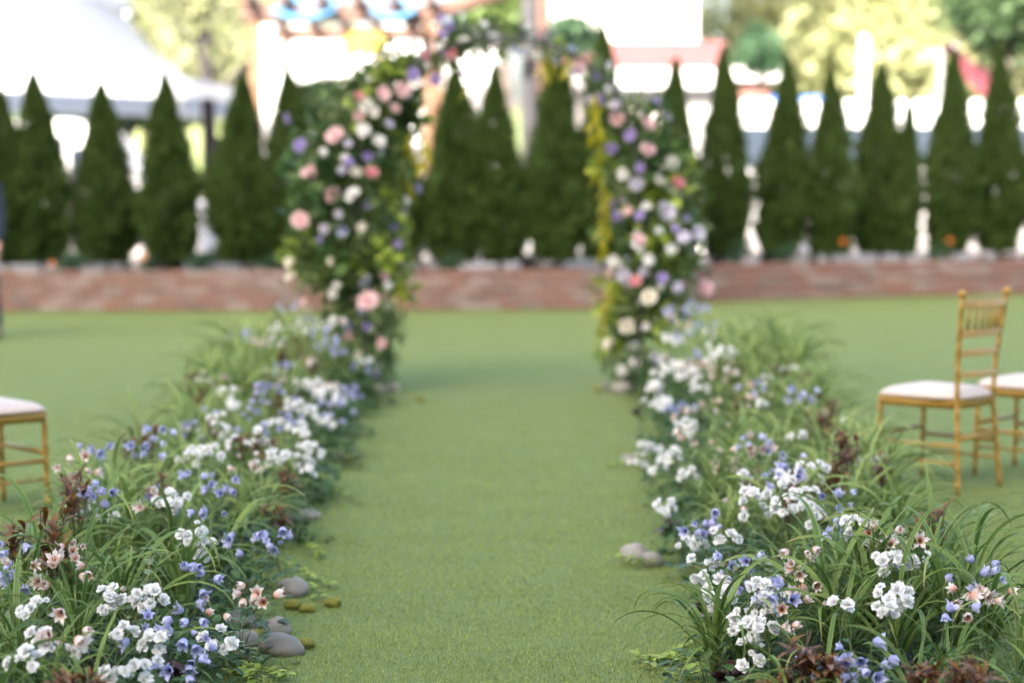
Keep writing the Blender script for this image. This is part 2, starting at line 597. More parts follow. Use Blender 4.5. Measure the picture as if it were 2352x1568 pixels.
def bell_bloom(seed, n=5, open_=1.0):
    rr = random.Random(seed)
    g = Geo()
    R_ = (.0028, .0085, .0118, .0135, .0165 * open_, .0225 * open_)
    Z_ = (0, .0035, .011, .0185, .025, .0285)
    H_ = (1.0, 1.0, 1.02, 1.0, .72, .04)
    for k in range(n):
        a0 = 2 * math.pi * k / n
        cols, A = [], []
        tipz = rr.uniform(-.006, .004)
        kr = rr.uniform(.85, 1.18)
        for i in range(6):
            ha = math.pi / n * H_[i]
            row = []
            for j, u in enumerate((-1, -.4, .4, 1)):
                rad = R_[i] * (1 if i < 4 else kr) * (1 - .10 * abs(u) + (.05 if abs(u) < .5 else 0))
                row.append((rad * math.cos(a0 + u * ha), rad * math.sin(a0 + u * ha), Z_[i] + (tipz * (i / 5) ** 3)))
                A.append((.15 + .76 * i / 5, j / 3, 0))
            cols.append(row)
        V, Q = strip(cols)
        g.add(V, Q, (), A)
    for k in range(4):
        a = 2 * math.pi * k / 4 + .4
        e = Vector((math.cos(a) * .005, math.sin(a) * .005, .021))
        g.put(tube([(0, 0, .002), e * .6, e], .0005, .0009, 3), None)
        g.a[-1][:, 0] = .98
    for k in range(5):                          # calyx
        a = 2 * math.pi * (k + .5) / 5
        g.put(leaf_geo(.011, .0045, -1.2, .2, (.6, 1, .05), .2), Matrix.Translation((0, 0, -.001)) @ Matrix.Rotation(a, 4, 'Z'))
        g.a[-1][:, 0] = .05
    g.put(tube([(0, 0, -.004), (0, 0, .001), (0, 0, .003)], [.0012, .003, .003], None, 5))
    g.a[-1][:, 0] = .05
    return g


def rose_bloom(seed, R0=.06):
    rr = random.Random(seed)
    g = Geo()
    for n, r, tilt, w in ((6, 1.0, .15, .62), (6, .92, .55, .58), (5, .75, .9, .5), (5, .55, 1.15, .4), (4, .38, 1.35, .28)):
        for k in range(n):
            a = 2 * math.pi * (k + rr.uniform(-.2, .2)) / n + r * 5
            g.put(petal_cup(R0 * r, tilt + rr.uniform(-.25, .25), R0 * w * rr.uniform(.8, 1.15), R0 * .09, rr, 0, .12 if r < .5 else .3), Matrix.Rotation(a, 4, 'Z'))
    return g


LIB = {}
def lib(key, geo, mat):
    LIB[key] = (make_mesh(key, geo, mat), geo.arr(), mat)


NB = 18
rb = random.Random(3)
for i in range(NB):
    lib('blade%d' % i, blade_geo(rb.uniform(.25, .46), rb.uniform(.0095, .0145), rb.uniform(.05, .35), rb.choice([1.5, 1.9, 2.3, 2.7, 3.0]) + rb.uniform(-.2, .2),
                                 rb.uniform(-.9, .9), rb.uniform(-1.2, 1.2), power=rb.uniform(1.2, 2.0)), 'blade')
for i in range(8):
    lib('white%d' % i, white_bloom(20 + i), 'white')
    lib('blue%d' % i, bell_bloom(40 + i, 5 + (i > 5), (1.0, .9, 1.12, .72, 1.2, .82, 1.05, .6)[i]), 'blue')
    lib('peach%d' % i, bell_bloom(60 + i, 6 - (i > 5), (1.05, .95, 1.15, .8, 1.22, .7, 1.0, .6)[i]), 'peach')
for i in range(4):
    lib('brown%d' % i, leaf_geo((.046, .055, .04, .062)[i], (.015, .017, .013, .018)[i], (.4, .9, -.3, .6)[i], .35, (.15, .7, 1, .7, .05)), 'brown')
    lib('leaf%d' % i, leaf_geo((.034, .042, .03, .05)[i], (.021, .024, .02, .024)[i], (.3, .7, -.2, .5)[i], .2, (.1, .8, 1, .85, .12)), 'leaf')
    lib('purple%d' % i, leaf_geo((.05, .06, .045, .055)[i], (.035, .04, .03, .04)[i], .6, .2, (.1, .85, 1, .85, .12)), 'purple_leaf')
    lib('pale%d' % i, leaf_geo((.026, .03, .024, .034)[i], (.019, .022, .018, .02)[i], .4, .3, (.2, .95, .7, .8, .1)), 'pale_leaf')
    lib('lime%d' % i, leaf_geo((.026, .03, .024, .034)[i], (.022, .024, .02, .026)[i], .4, .3, (.2, .95, .75, .7, .1)), 'lime_leaf')
for c in ('pink', 'rose', 'cream', 'purple', 'lavender'):
    for i in range(4):
        lib('rose_%s%d' % (c, i), rose_bloom(80 + i), c)


class Plant:
    """collects pieces (part name, library mesh or own geometry, matrix) and links them as parts"""
    def __init__(s, name, base, label, cat, group):
        s.o = tag(thing(name, base), label, cat, group)
        s.items = []

    def piece(s, part, key, M):
        s.items.append((part, key, M))

    def own(s, part, geo, mat):
        link(part, make_mesh(part, geo, mat), s.o)

    def done(s, split=True, merged_name=None):
        if split:
            for part, key, M in s.items:
                link(part, LIB[key][0], s.o, M)
        else:
            by = {}
            for part, key, M in s.items:
                by.setdefault((part, LIB[key][2]), []).append((key, M))
            for (part, mat), L in by.items():
                g = Geo()
                for key, M in L:
                    g.put(LIB[key][1], M, random.random())
                link(merged_name or part, make_mesh(part, g, mat), s.o)
        return s.o


# ------------------------------------------------------------------ the setting: ground, wall, bed
def grid_sheet(name, x0, x1, y0, y1, nx, ny, z, mat):
    xs, ys = np.linspace(x0, x1, nx + 1), np.linspace(y0, y1, ny + 1)
    cols = [[(x, y, z) for y in ys] for x in xs]
    V, Q = strip(cols)
    Q = [q[::-1] for q in Q]
    o = link(name, make_mesh(name, Geo().add(V, Q), mat, False))
    return tag(o, kind='structure')


grid_sheet('ground', -400, 400, -120, 700, 2, 2, -0.03, 'concrete')
grid_sheet('lawn', -30, 30, -8, 26.6, 2, 2, 0.0, 'turf')

# short turf pile, dense where the lens is sharp
def turf_fibres():
    n = 620000
    u = rng.random(n)
    D = 4.4 / (1 - u * (1 - 4.4 / 13.5))
    hw = 512 / FPX * D + 2.4
    x = rng.uniform(-1, 1, n) * hw
    y = D
    over = (np.abs(x) - (512 / FPX * D + .2)) / 2.2          # thins out gradually beyond the view
    keep = (rng.random(n) > over) & (rng.random(n) > (D - 9) / 5)
    x, y = x[keep], y[keep]
    n = len(x)
    h = rng.uniform(.007, .015, n) * (0.9 + .02 * (y - 5))
    w = rng.uniform(.0008, .0014, n) * (1 + .06 * (y - 5))
    a = rng.uniform(0, 2 * math.pi, n)
    lean = rng.uniform(.2, 1.1, n)
    b = rng.uniform(0, 2 * math.pi, n)
    z0 = np.full(n, -.001)
    p = np.stack([x, y, z0], 1)
    wv = np.stack([np.cos(a) * w, np.sin(a) * w, np.zeros(n)], 1)
    tip = p + np.stack([np.cos(b) * lean * h * .8, np.sin(b) * lean * h * .8, h], 1)
    V = np.stack([p - wv, p + wv, tip], 1).reshape(-1, 3)
    T = np.arange(3 * n).reshape(-1, 3)
    rn = np.repeat(rng.random(n), 3)
    patch = np.zeros(n)
    for k in range(14):                       # tip colour varies softly from patch to patch
        fx, fy, ph = rng.normal(0, 6), rng.normal(0, 9), rng.uniform(0, 6.28)
        patch += np.sin(x * fx + y * fy + ph)
    patch = np.clip(.76 + .16 * patch, .25, 1.1)
    tipv = np.zeros((n, 3))
    tipv[:, 2] = np.clip(patch, 0, 1)
    A = np.stack([tipv.ravel(), np.zeros(3 * n), rn], 1)
    o = link('turf_pile', make_mesh('turf_pile', Geo().add(V, (), T, A), 'fibre'))
    tag(o, 'short green artificial turf pile covering the aisle', 'turf', kind='stuff')


turf_fibres()

WALL = [(-11.0, 22.0), (-5.7, 22.25), (-1.5, 22.4), (1.35, 22.65), (2.45, 24.1), (4.6, 25.1), (6.8, 25.95), (11.5, 27.6)]
WH = 0.47


def wall_frames():
    segs = []
    for (x0, y0), (x1, y1) in zip(WALL[:-1], WALL[1:]):
        a, b = Vector((x0, y0, 0)), Vector((x1, y1, 0))
        segs.append((a, b, (b - a).normalized(), (b - a).length))
    return segs


wall_t = tag(thing('brick_wall', (0, 22.4, 0)), 'low retaining wall of old red and greyed bricks below the conifer hedge', 'wall')
wb = Geo()
for a, b, d, L in wall_frames():
    nrm = Vector((d.y, -d.x, 0))
    back = -nrm
    o0, o1 = a - Vector((0, 22.4, 0)), b - Vector((0, 22.4, 0))
    f = .018
    P = [o0 + back * f - d * .01, o1 + back * f + d * .01, o1 + back * .12 + d * .01, o0 + back * .12 - d * .01]
    V = [tuple(p) for p in P] + [tuple(p + Vector((0, 0, WH - .012))) for p in P]
    wb.add(V, [(0, 1, 5, 4), (1, 2, 6, 5), (2, 3, 7, 6), (3, 0, 4, 7), (4, 5, 6, 7)])
link('mortar_core', make_mesh('mortar_core', wb, 'mortar', False), wall_t)
bm = bmesh.new()
bmesh.ops.create_cube(bm, size=1)
BL, BH, BD = .225, .070, .10
for v in bm.verts:
    v.co = Vector((v.co.x * BL, v.co.y * BD, v.co.z * BH))
bmesh.ops.bevel(bm, geom=bm.edges[:], offset=.006, segments=1, affect='EDGES')
brick_me = bpy.data.meshes.new('brick')
bm.to_mesh(brick_me)
bm.free()
brick_me.materials.append(MT['brick'])
br = random.Random(8)
spots = []
course = WH / 5
for a, b, d, L in wall_frames():
    n = max(1, round(L / (BL + .013)))
    pitch = L / n
    rz = math.atan2(d.y, d.x)
    nrm = Vector((d.y, -d.x, 0))
    for c in range(5):
        for k in range(n):
            off = (k + .5 + (.25 if c % 2 else -.25)) * pitch
            p = a + d * off - nrm * (BD / 2 - br.uniform(0, .008)) + Vector((0, 0, course * (c + .5)))
            spots.append((p, rz + br.uniform(-.012, .012), pitch))
spots.sort(key=lambda s: abs(s[0].x / s[0].y))
rest = bmesh.new()
for i, (p, rz, pitch) in enumerate(spots):
    M = Matrix.Translation(p - Vector((0, 22.4, 0))) @ Matrix.Rotation(rz, 4, 'Z') @ Matrix.Diagonal((min(1.06, (pitch - .012) / BL), 1, 1, 1))
    if i < 300:
        link('brick', brick_me, wall_t, M)
    elif abs(p.x) < 9:
        tmp = brick_me.copy()
        tmp.transform(M)
        rest.from_mesh(tmp)
        bpy.data.meshes.remove(tmp)
tag(bm_obj('bricks_beyond', rest, 'brick', wall_t), kind='stuff')

# planting bed behind the wall
cols = []
for (x, y) in WALL:
    cols.append([(x - .0, y + .085, .425), (x - .1, y + .5, .43), (x - .25, y + 1.0, .42), (x - .35, y + 1.45, .36), (x - .4, y + 1.6, -.02)])
V, Q = strip(cols)
tag(link('planting_bed', make_mesh('planting_bed', Geo().add(V, [q[::-1] for q in Q]), 'soil')), kind='structure')


def wall_y(x):
    for (x0, y0), (x1, y1) in zip(WALL[:-1], WALL[1:]):
        if x0 <= x <= x1:
            return y0 + (y1 - y0) * (x - x0) / (x1 - x0)
    return 22.4


# ------------------------------------------------------------------ conifer hedge
def conifer_crown(seed, twin=False):
    rr = np.random.default_rng(seed)
    n = 18000
    # unit tree: height 1, nominal max radius .15
    z = rr.random(n) ** 1.15
    ang = rr.uniform(0, 2 * math.pi, n)
    env = .150 * np.clip((1 - z) / .62, 0, 1) ** .78 * np.clip(.60 + z * 1.9, 0, 1)
    lump = np.array([noise.noise(Vector((math.cos(a) * 1.6, math.sin(a) * 1.6, zz * 6 + seed * 7))) + .7 * noise.noise(Vector((math.cos(a) * 4.5, math.sin(a) * 4.5, zz * 19 + seed * 3))) for a, zz in zip(ang, z)])
    env = env * np.clip(1 + .45 * lump, .5, 1.5)
    rad = env * np.where(rr.random(n) < .7, rr.uniform(.80, 1.05, n) + .28 * rr.random(n) ** 6, rr.uniform(.3, .85, n))
    p = np.stack([np.cos(ang) * rad, np.sin(ang) * rad, z], 1)
    p[:, 2] = .05 + p[:, 2] * .95
    out = np.stack([np.cos(ang), np.sin(ang), np.zeros(n)], 1)
    d = out * rr.uniform(.25, .9, n)[:, None] + np.array([0, 0, 1.0]) * rr.uniform(.5, 1.1, n)[:, None] + rr.normal(0, .3, (n, 3))
    d /= np.linalg.norm(d, axis=1)[:, None]
    s = np.cross(d, rr.normal(0, 1, (n, 3)))
    s /= np.linalg.norm(s, axis=1)[:, None] + 1e-9
    L = rr.uniform(.022, .040, n)[:, None] * (1 - .45 * z[:, None])
    w = L * .28
    V = np.stack([p - d * L * .2, p + d * L * .35 + s * w, p + d * L, p + d * L * .35 - s * w], 1).reshape(-1, 3)
    Q = np.arange(4 * n).reshape(-1, 4)
    A = np.stack([np.tile([0, .5, 1, .5], n), np.zeros(4 * n), np.repeat(rr.random(n), 4)], 1)
    return Geo().add(V, Q, (), A)


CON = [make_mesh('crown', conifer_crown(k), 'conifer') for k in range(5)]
con_trunk = Geo()
for dx, dy in ((0, 0), (.018, .01), (-.015, .012)):
    con_trunk.put(tube([(dx * .4, dy * .4, -.03), (dx, dy, .1), (dx * .6, dy, .5), (0, 0, .85)], .011, .003, 5))
CONT = make_mesh('trunk', con_trunk, 'bark')
# apex x, apex y, width in survey units
HEDGE = [(-95, 190, 120), (8, 205, 118), (90, 165, 125), (240, 190, 118), (390, 172, 125), (550, 168, 128), (665, 160, 135), (775, 245, 130), (900, 235, 128),
         (1045, 150, 128), (1150, 150, 118), (1275, 98, 125), (1390, 62, 118), (1545, 135, 115), (1668, 112, 112), (1798, 130, 105), (1912, 155, 108), (2025, 146, 112),
         (2082, 215, 70), (2185, 116, 118), (2305, 102, 120), (2430, 110, 120)]
CONLAB = ['', 'conifer behind the suited person', 'conifer in front of the white van nose', 'conifer in front of the white van door', 'conifer below the tent corner', 'conifer before the orange timber post',
          'conifer before the pergola awning', 'conifer behind the rose covered arch leg', 'conifer behind the yellow leaf strands', 'first conifer framed by the arch', 'second conifer framed by the arch',
          'conifer below the utility poles', 'tall conifer crossing the red fascia', 'pointed conifer in front of the red fascia', 'conifer left of the brick kiosk', 'conifer right of the brick kiosk', 'conifer right of the blue board',
          'conifer right of the thick white post', '', 'tall conifer left of the red awning', 'tall conifer right of the red awning', '']
hr = random.Random(4)
for i, (ax, ay, wd) in enumerate(HEDGE):
    X = (ax * S - 512) / FPX
    y = wall_y(X * 23.2) + .72 + hr.uniform(-.1, .1)
    top = PD(ax, ay, y)
    base = Vector((top.x, y, .41))
    H = top.z - base.z
    sc = wd * S / FPX * y / .30 * hr.uniform(.92, 1.08)
    small = wd < 90
    lab_ = CONLAB[i] + ' in the hedge above the brick wall' if CONLAB[i] else ('small low conifer squeezed between two taller ones in the hedge' if small
           else 'slender dark green conifer in the hedge above the brick wall')
    t = tag(thing('conifer_tree', base, hr.uniform(0, 6.28)), lab_, 'conifer', None if CONLAB[i] or small else 'conifers of the hedge above the brick wall')
    t.rotation_euler.x, t.rotation_euler.y = hr.uniform(-.03, .03), hr.uniform(-.03, .03)
    M = Matrix.Diagonal((sc, sc, H, 1))
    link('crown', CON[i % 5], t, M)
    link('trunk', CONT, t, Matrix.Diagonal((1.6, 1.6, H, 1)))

# low shrubs on the bed
def leaf_ball(n, rx, rz, leaf, seed, clumps=14):
    rr = np.random.default_rng(seed)
    c = rr.normal(0, 1, (clumps, 3))
    c /= np.linalg.norm(c, axis=1)[:, None]
    c *= rr.uniform(.35, .85, clumps)[:, None]
    k = rr.integers(0, clumps, n)
    p = c[k] + rr.normal(0, .19, (n, 3))
    p = p * np.array([rx, rx, rz]) + np.array([0, 0, rz])
    p[:, 2] = np.maximum(p[:, 2], .01)
    d = rr.normal(0, 1, (n, 3))
    d[:, 2] += .3
    d /= np.linalg.norm(d, axis=1)[:, None]
    s = np.cross(d, rr.normal(0, 1, (n, 3)))
    s /= np.linalg.norm(s, axis=1)[:, None]
    L = leaf * rr.uniform(.6, 1.2, n)[:, None]
    w = L * .35
    V = np.stack([p, p + d * L * .5 + s * w, p + d * L, p + d * L * .5 - s * w], 1).reshape(-1, 3)
    A = np.stack([np.tile([0, .5, 1, .5], n), np.zeros(4 * n), np.repeat(rr.random(n), 4)], 1)
    return Geo().add(V, np.arange(4 * n).reshape(-1, 4), (), A)


SHR = [make_mesh('foliage', leaf_ball(1500, 1, 1, .16, 300 + k), 'shrub') for k in range(2)]
shr_stem = make_mesh('stem', Geo().put(tube([(0, 0, -.1), (.05, 0, .5), (0, .05, 1)], .05, .02, 5)).put(tube([(0, 0, 0), (.3, .2, .9)], .04, .02, 5)).put(tube([(0, 0, 0), (-.3, .1, .9)], .04, .02, 5)), 'bark')
for i, (x, w, h, lab) in enumerate(((460, .21, .15, 'rounded bluish green shrub on the bed below the white tent'), (170, .25, .14, 'low wide green shrub on the bed left of the white tent front'),
                                    (340, .11, .12, 'small green shrub with an orange bloom on the bed'), (1695, .2, .2, 'bluish green shrub behind the arch leg on the wall bed'),
                                    (1800, .2, .16, 'green shrub under conifers by the minibus'), (1560, .2, .18, 'green shrub on the bed beside the arch leg'),
                                    (2150, .18, .14, 'low green shrub on the bed behind the two chairs'), (1040, .2, .13, 'low green shrub on the bed framed by the arch'),
                                    (620, .18, .13, 'low shrub on the bed next to the hanging arch leaves'))):
    X = (x * S - 512) / FPX
    y = wall_y(X * 22.9) + .42
    t = tag(thing('shrub', (X * y, y, .40)), lab, 'shrub')
    link('foliage', SHR[i % 2], t, Matrix.Diagonal((w, w, h, 1)))
    link('stem', shr_stem, t, Matrix.Diagonal((w, w, h, 1)))
of = make_mesh('petals', Geo().put(rose_bloom(5, .035)), 'orange_flower')
os_ = make_mesh('stem', tube([(0, 0, 0), (.01, 0, .1), (0, .01, .2)], .006, .004, 5), 'stem')
for x, h, lab in ((330, .19, 'orange flower on the bed below the tent eave'), (120, .12, 'orange flower low on the bed near the suited person'), (1935, .3, 'tall orange flower on the bed below the minibus'),
                  (1720, .14, 'orange flower beside the bluish shrub on the bed'), (2180, .3, 'orange flower among conifer stems behind two chairs')):
    X = (x * S - 512) / FPX
    y = wall_y(X * 22.9) + .3
    t = tag(thing('orange_flower', (X * y, y, .405)), lab, 'flower', )
    link('stem', os_, t, Matrix.Diagonal((1, 1, h / .2, 1)))
    link('petals', of, t, Matrix.Translation((0, 0, h)) @ Matrix.Rotation(1.1, 4, 'X'))


# ------------------------------------------------------------------ buildings, tent and vehicles beyond the hedge
# unseen block of flats, added behind the camera to keep the garden in shade
t = tag(thing('added_shade_block', (0, -48, 0)), 'unseen pale block of flats added to shade the garden from behind', 'building')
box('wall', (-55, -14, -.2), (55, 14, 35.6), 'facade', t)
box('roof', (-55.4, -14.4, 35.6), (55.4, 14.4, 36.2), 'concrete', t)
wm = bmesh.new()
bmesh.ops.create_cube(wm, size=1)
for v in wm.verts:
    v.co = Vector((v.co.x * 2.0, v.co.y * .12, v.co.z * 1.5))
wme = bpy.data.meshes.new('window')
wm.to_mesh(wme)
wm.free()
wme.materials.append(MT['glass'])
for f in range(10):
    for k in range(12):
        link('window', wme, t, Matrix.Translation((-49.5 + 9 * k, 14.03, 2.2 + 3.2 * f)))

# white pagoda tent
TC = Vector((-10.6, 36.5, 0))
t = tag(thing('white_tent', TC), 'large white pagoda tent with swept canopy behind the hedge', 'tent')


def square_loft(profile, mat_name, part, parent, seg=12):
    """square rings (half width, height, sag) lofted; sides bow inward like stretched cloth"""
    cols = []
    for hw, z, sag in profile:
        ring = []
        for sd in range(4):
            for k in range(seg):
                u = -1 + 2 * k / seg
                x, y = u * hw, -hw + sag * (1 - u * u) * hw
                for _ in range(sd):
                    x, y = -y, x
                ring.append((x, y, z + (1 - u * u) * .03 * hw * (1 if z < 3.2 else 0)))
        ring.append(ring[0])
        cols.append(ring)
    V, Q = strip(cols)
    return link(part, make_mesh(part, Geo().add(V, Q), mat_name), parent)


square_loft([(5.5, 2.75, .0), (5.5, 3.02, .0), (4.75, 3.18, .04), (3.95, 3.62, .08), (3.3, 4.28, .1), (2.9, 4.95, .1)], 'tent', 'canopy', t)
square_loft([(3.12, 4.82, .1), (3.15, 5.0, .1), (2.5, 5.35, .1), (1.6, 6.2, .1), (.7, 7.4, .1), (.05, 8.6, 0)], 'tent', 'cap', t)
for sx in (-1, 1):
    for sy in (-1, 1):
        link('pole', make_mesh('pole', tube([(sx * 5.4, sy * 5.4, -.03), (sx * 5.4, sy * 5.4, 3.0)], .06, .06, 8), 'steel'), t)

# vehicles
def vehicle(name, loc, rz, L, W, prof, win, label, cat, wheels, wr=.34, body='white_paint'):
    t = tag(thing(name, loc, rz), label, cat)
    bm = bmesh.new()
    f = [bm.verts.new((x, -W / 2, z)) for x, z in prof]
    fc = bm.faces.new(f)
    ex = bmesh.ops.extrude_face_region(bm, geom=[fc])
    for v in ex['geom']:
        if isinstance(v, bmesh.types.BMVert):
            v.co.y += W
    bmesh.ops.recalc_face_normals(bm, faces=bm.faces[:])
    bmesh.ops.bevel(bm, geom=bm.edges[:], offset=.09, segments=3, affect='EDGES', profile=.6, clamp_overlap=True)
    bm_obj('body', bm, body, t, True)
    for x0, x1, z0, z1 in win:
        for s in (-1, 1):
            box('window', (x0, s * W / 2 - .012, z0), (x1, s * W / 2 + .012, z1), 'glass', t, .008)
    for x in wheels:
        for s in (-1, 1):
            ty = link('wheel', make_mesh('wheel', tube([(x, s * (W / 2 - .2), wr), (x, s * (W / 2 + .02), wr)], wr, wr, 20), 'tyre', False), t)
            link('rim', make_mesh('rim', tube([(x, s * (W / 2 + .02), wr), (x, s * (W / 2 + .035), wr)], wr * .6, wr * .55, 16), 'rim', False), ty)
    for s in (-1, 1):
        box('headlight', (L / 2 - .04, s * W * .36 - .14, .75), (L / 2 + .02, s * W * .36 + .14, .95), 'rim', t, .01)
        box('tail_light', (-L / 2 - .02, s * W * .42 - .07, .85), (-L / 2 + .04, s * W * .42 + .07, 1.3), 'red', t, .01)
    return t


bl = 7.2
vehicle('white_minibus', (6.7, 32.6, -.03), 0, bl, 2.1,
        [(-bl / 2, .35), (bl / 2, .35), (bl / 2, 1.3), (bl / 2 - .35, 1.45), (bl / 2 - .8, 2.55), (bl / 2 - 1.2, 2.78), (-bl / 2 + .2, 2.78), (-bl / 2, 2.5)],
        [(-3.3 + k * 1.12, -3.3 + k * 1.12 + 1.0, 1.72, 2.36) for k in range(5)], 'white minibus with a row of blue tinted windows behind the hedge', 'minibus', (-2.2, 2.3), .36)
vl = 4.8
vehicle('white_van', (-7.0, 30.6, -.03), 0, vl, 1.9,
        [(-vl / 2, .35), (vl / 2, .35), (vl / 2, 1.1), (vl / 2 - .8, 1.4), (vl / 2 - 1.5, 2.25), (vl / 2 - 1.9, 2.42), (-vl / 2 + .2, 2.42), (-vl / 2, 2.1)],
        [(-2.1, -.95, 1.6, 2.14), (-.8, .35, 1.6, 2.14), (.45, 1.1, 1.5, 2.0)], 'white van parked beneath the tent eave behind the hedge', 'van', (-1.5, 1.5))
cl = 4.3
vehicle('white_car', (-2.5, 31.5, -.03), 0, cl, 1.75,
        [(-cl / 2, .3), (cl / 2, .3), (cl / 2, .8), (cl / 2 - 1.0, 1.0), (cl / 2 - 1.7, 1.5), (-cl / 2 + .9, 1.52), (-cl / 2 + .1, 1.05), (-cl / 2, .9)],
        [(-1.2, -.2, 1.02, 1.38), (-.1, .7, 1.02, 1.38)], 'white car parked beyond the hedge behind the arch leg', 'car', (-1.3, 1.3), .31)
vehicle('silver_car', (1.9, 33.5, -.03), 0, cl, 1.75,
        [(-cl / 2, .3), (cl / 2, .3), (cl / 2, .8), (cl / 2 - 1.0, 1.0), (cl / 2 - 1.7, 1.5), (-cl / 2 + .9, 1.52), (-cl / 2 + .1, 1.05), (-cl / 2, .9)],
        [(-1.2, -.2, 1.02, 1.38), (-.1, .7, 1.02, 1.38)], 'silver car parked beyond the hedge seen through the arch', 'car', (-1.3, 1.3), .31, 'steel')

# blue board above the minibus
bp = PD(1848, 258, 35.5)
t = tag(thing('blue_board', (bp.x, 35.5, -.03)), 'bright blue board on a post above the minibus', 'sign')
box('panel', (-.62, -.04, bp.z - .2 + .03), (.62, .04, bp.z + .28 + .03), 'blue_board', t, .01)
link('post', make_mesh('post', tube([(0, .1, 0), (0, .1, bp.z + .2)], .05, .05, 8), 'steel'), t)

# white building with a red fascia
t = tag(thing('white_building', (6.0, 58, 0)), 'white building with a red fascia band behind the hedge', 'building')
D0 = 58.0
def bx(x):
    return (x * S - 512) / FPX * D0 - 6.0
def bz(y):
    return PD(1200, y, D0).z
box('wall', (bx(1270), .4, -.1), (bx(1600), 9, 14), 'plaster', t)
box('annex', (bx(1260), -.2, -.1), (bx(1660), .35, bz(200)), 'plaster', t)
box('fascia', (bx(1255), -.9, bz(164)), (bx(1655), .38, bz(99)), 'pinkish', t, .03)
box('canopy', (bx(1250), -1.2, bz(205)), (bx(1665), .36, bz(165)), 'white_paint', t, .03)
for k in range(6):
    x0 = bx(1290 + 62 * k)
    w = box('window', (x0, -.27, 1.2), (x0 + 1.1, -.19, 2.6), 'glass', t)
    box('sill', (x0 - .06, -.33, 1.12), (x0 + 1.16, -.18, 1.2), 'white_paint', w)
box('door', (bx(1500) - .3, -.26, 0), (bx(1500) + .35, -.18, 1.05), 'dark_timber', t)
for k in range(3):
    x0 = bx(1310 + 95 * k)
    w = box('window', (x0, .34, 8.2), (x0 + 1.3, .43, 9.7), 'glass', t)

# brick kiosk
D0k = 46.0
kx0, kx1 = [(x * S - 512) / FPX * D0k for x in (1688, 1768)]
kz = lambda y: PD(1700, y, D0k).z
t = tag(thing('brick_kiosk', ((kx0 + kx1) / 2, D0k, -.03)), 'small brick kiosk with a flat pale canopy behind the hedge', 'kiosk')
hw = (kx1 - kx0) / 2
box('wall', (-hw + .1, 0, 0), (hw - .1, 2, kz(188) + .03), 'brickred', t)
box('roof', (-hw - .25, -.4, kz(186) + .03), (hw + .25, 2.3, kz(156) + .03), 'white_paint', t, .02)
box('window', (-hw * .5, -.05, 1.2), (hw * .5, .02, 2.2), 'glass', t)

# wooden pergola with coloured awnings
t = tag(thing('timber_pergola', (-2.7, 33, -.03)), 'orange brown timber pergola with blue awnings behind the hedge', 'pergola')
def pg(x):
    return (x * S - 512) / FPX * 32 + 2.7
for x, w in ((592, .085), (985, .085)):
    for y in (-1, 3.4):
        box('post', (pg(x) - w, y - w, 0), (pg(x) + w, y + w, 4.25), 'timber', t, .02)
box('beam', (pg(560), -1.12, 4.05), (pg(1010), -.88, 4.30), 'dark_timber', t, .02)
box('beam', (pg(560), 3.28, 4.05), (pg(1010), 3.52, 4.30), 'dark_timber', t, .02)
for k in range(6):
    x = pg(580) + k * (pg(990) - pg(580)) / 5
    box('rafter', (x - .06, -1.6, 4.304), (x + .06, 4.0, 4.45), 'dark_timber', t, .01)
for x0, x1, m in ((640, 780, 'blue_sheet'), (860, 960, 'blue_sheet')):
    bmx = Geo()
    V, Q = strip([[(pg(x0) + (pg(x1) - pg(x0)) * i / 8, -1.9 + j * .5, 4.12 + .10 * j - .12 * math.sin(math.pi * i / 8)) for j in range(7)] for i in range(9)])
    link('awning', make_mesh('awning', bmx.add(V, Q), m), t)
V, Q = strip([[(pg(792) + (pg(888) - pg(792)) * i / 6, -1.3 + .02 * j, 3.80 - .20 * j + .1 * math.sin(math.pi * i / 6)) for j in range(3)] for i in range(7)])
link('valance', make_mesh('valance', Geo().add(V, Q), 'yellow_sheet'), t)
link('diagonal_beam', make_mesh('diagonal_beam', tube([(pg(940), -1.0, 4.05), (pg(1240), -1.0, 4.7)], .14, .14, 6), 'dark_timber'), t)
# sunlit white partition behind the pergola
t = tag(thing('white_partition', (-2.7, 38.5, -.03)), 'bright sunlit white partition wall behind the timber pergola', 'wall')
for k in range(4):
    x0 = -2.2 + k * 1.15
    box('panel', (x0, 0, .15), (x0 + 1.12, .08, 4.5 - .12 * (k % 2)), 'white_paint', t, .01)
for k in range(5):
    box('post', (-2.26 + k * 1.15, .02, 0), (-2.2 + k * 1.15 + .02, .14, 4.55), 'steel', t)

# poles
def pole(x, D, r, z, mat_name, name, label, band=None):
    p = PD(x, 100, D)
    t = tag(thing(name, (p.x, D, -.03)), label, 'pole')
    link('shaft', make_mesh('shaft', tube([(0, 0, 0), (0, 0, z)], r, r * .8, 10), mat_name), t)
    link('cap', make_mesh('cap', tube([(0, 0, z), (0, 0, z + .05)], r * .9, r * .5, 10), 'steel'), t)
    if band:
        link('band', make_mesh('band', tube([(0, 0, band - .16), (0, 0, band + .16)], r * 1.12, r * 1.12, 10), 'shoe'), t)
    return t


pole(1216, 34, .15, 9, 'concrete', 'utility_pole', 'grey concrete utility pole behind the top of the arch')
pole(1246, 36, .14, 9, 'dark_timber', 'utility_pole', 'brown wooden utility pole with a black band behind the arch', 4.05)
pole(1985, 44, .11, PD(1985, 82, 44).z, 'white_paint', 'lamp_post', 'thick white post rising behind the minibus')
pole(288, 46, .17, 9, 'white_paint', 'flag_pole', 'tall white pole beside the white tent')

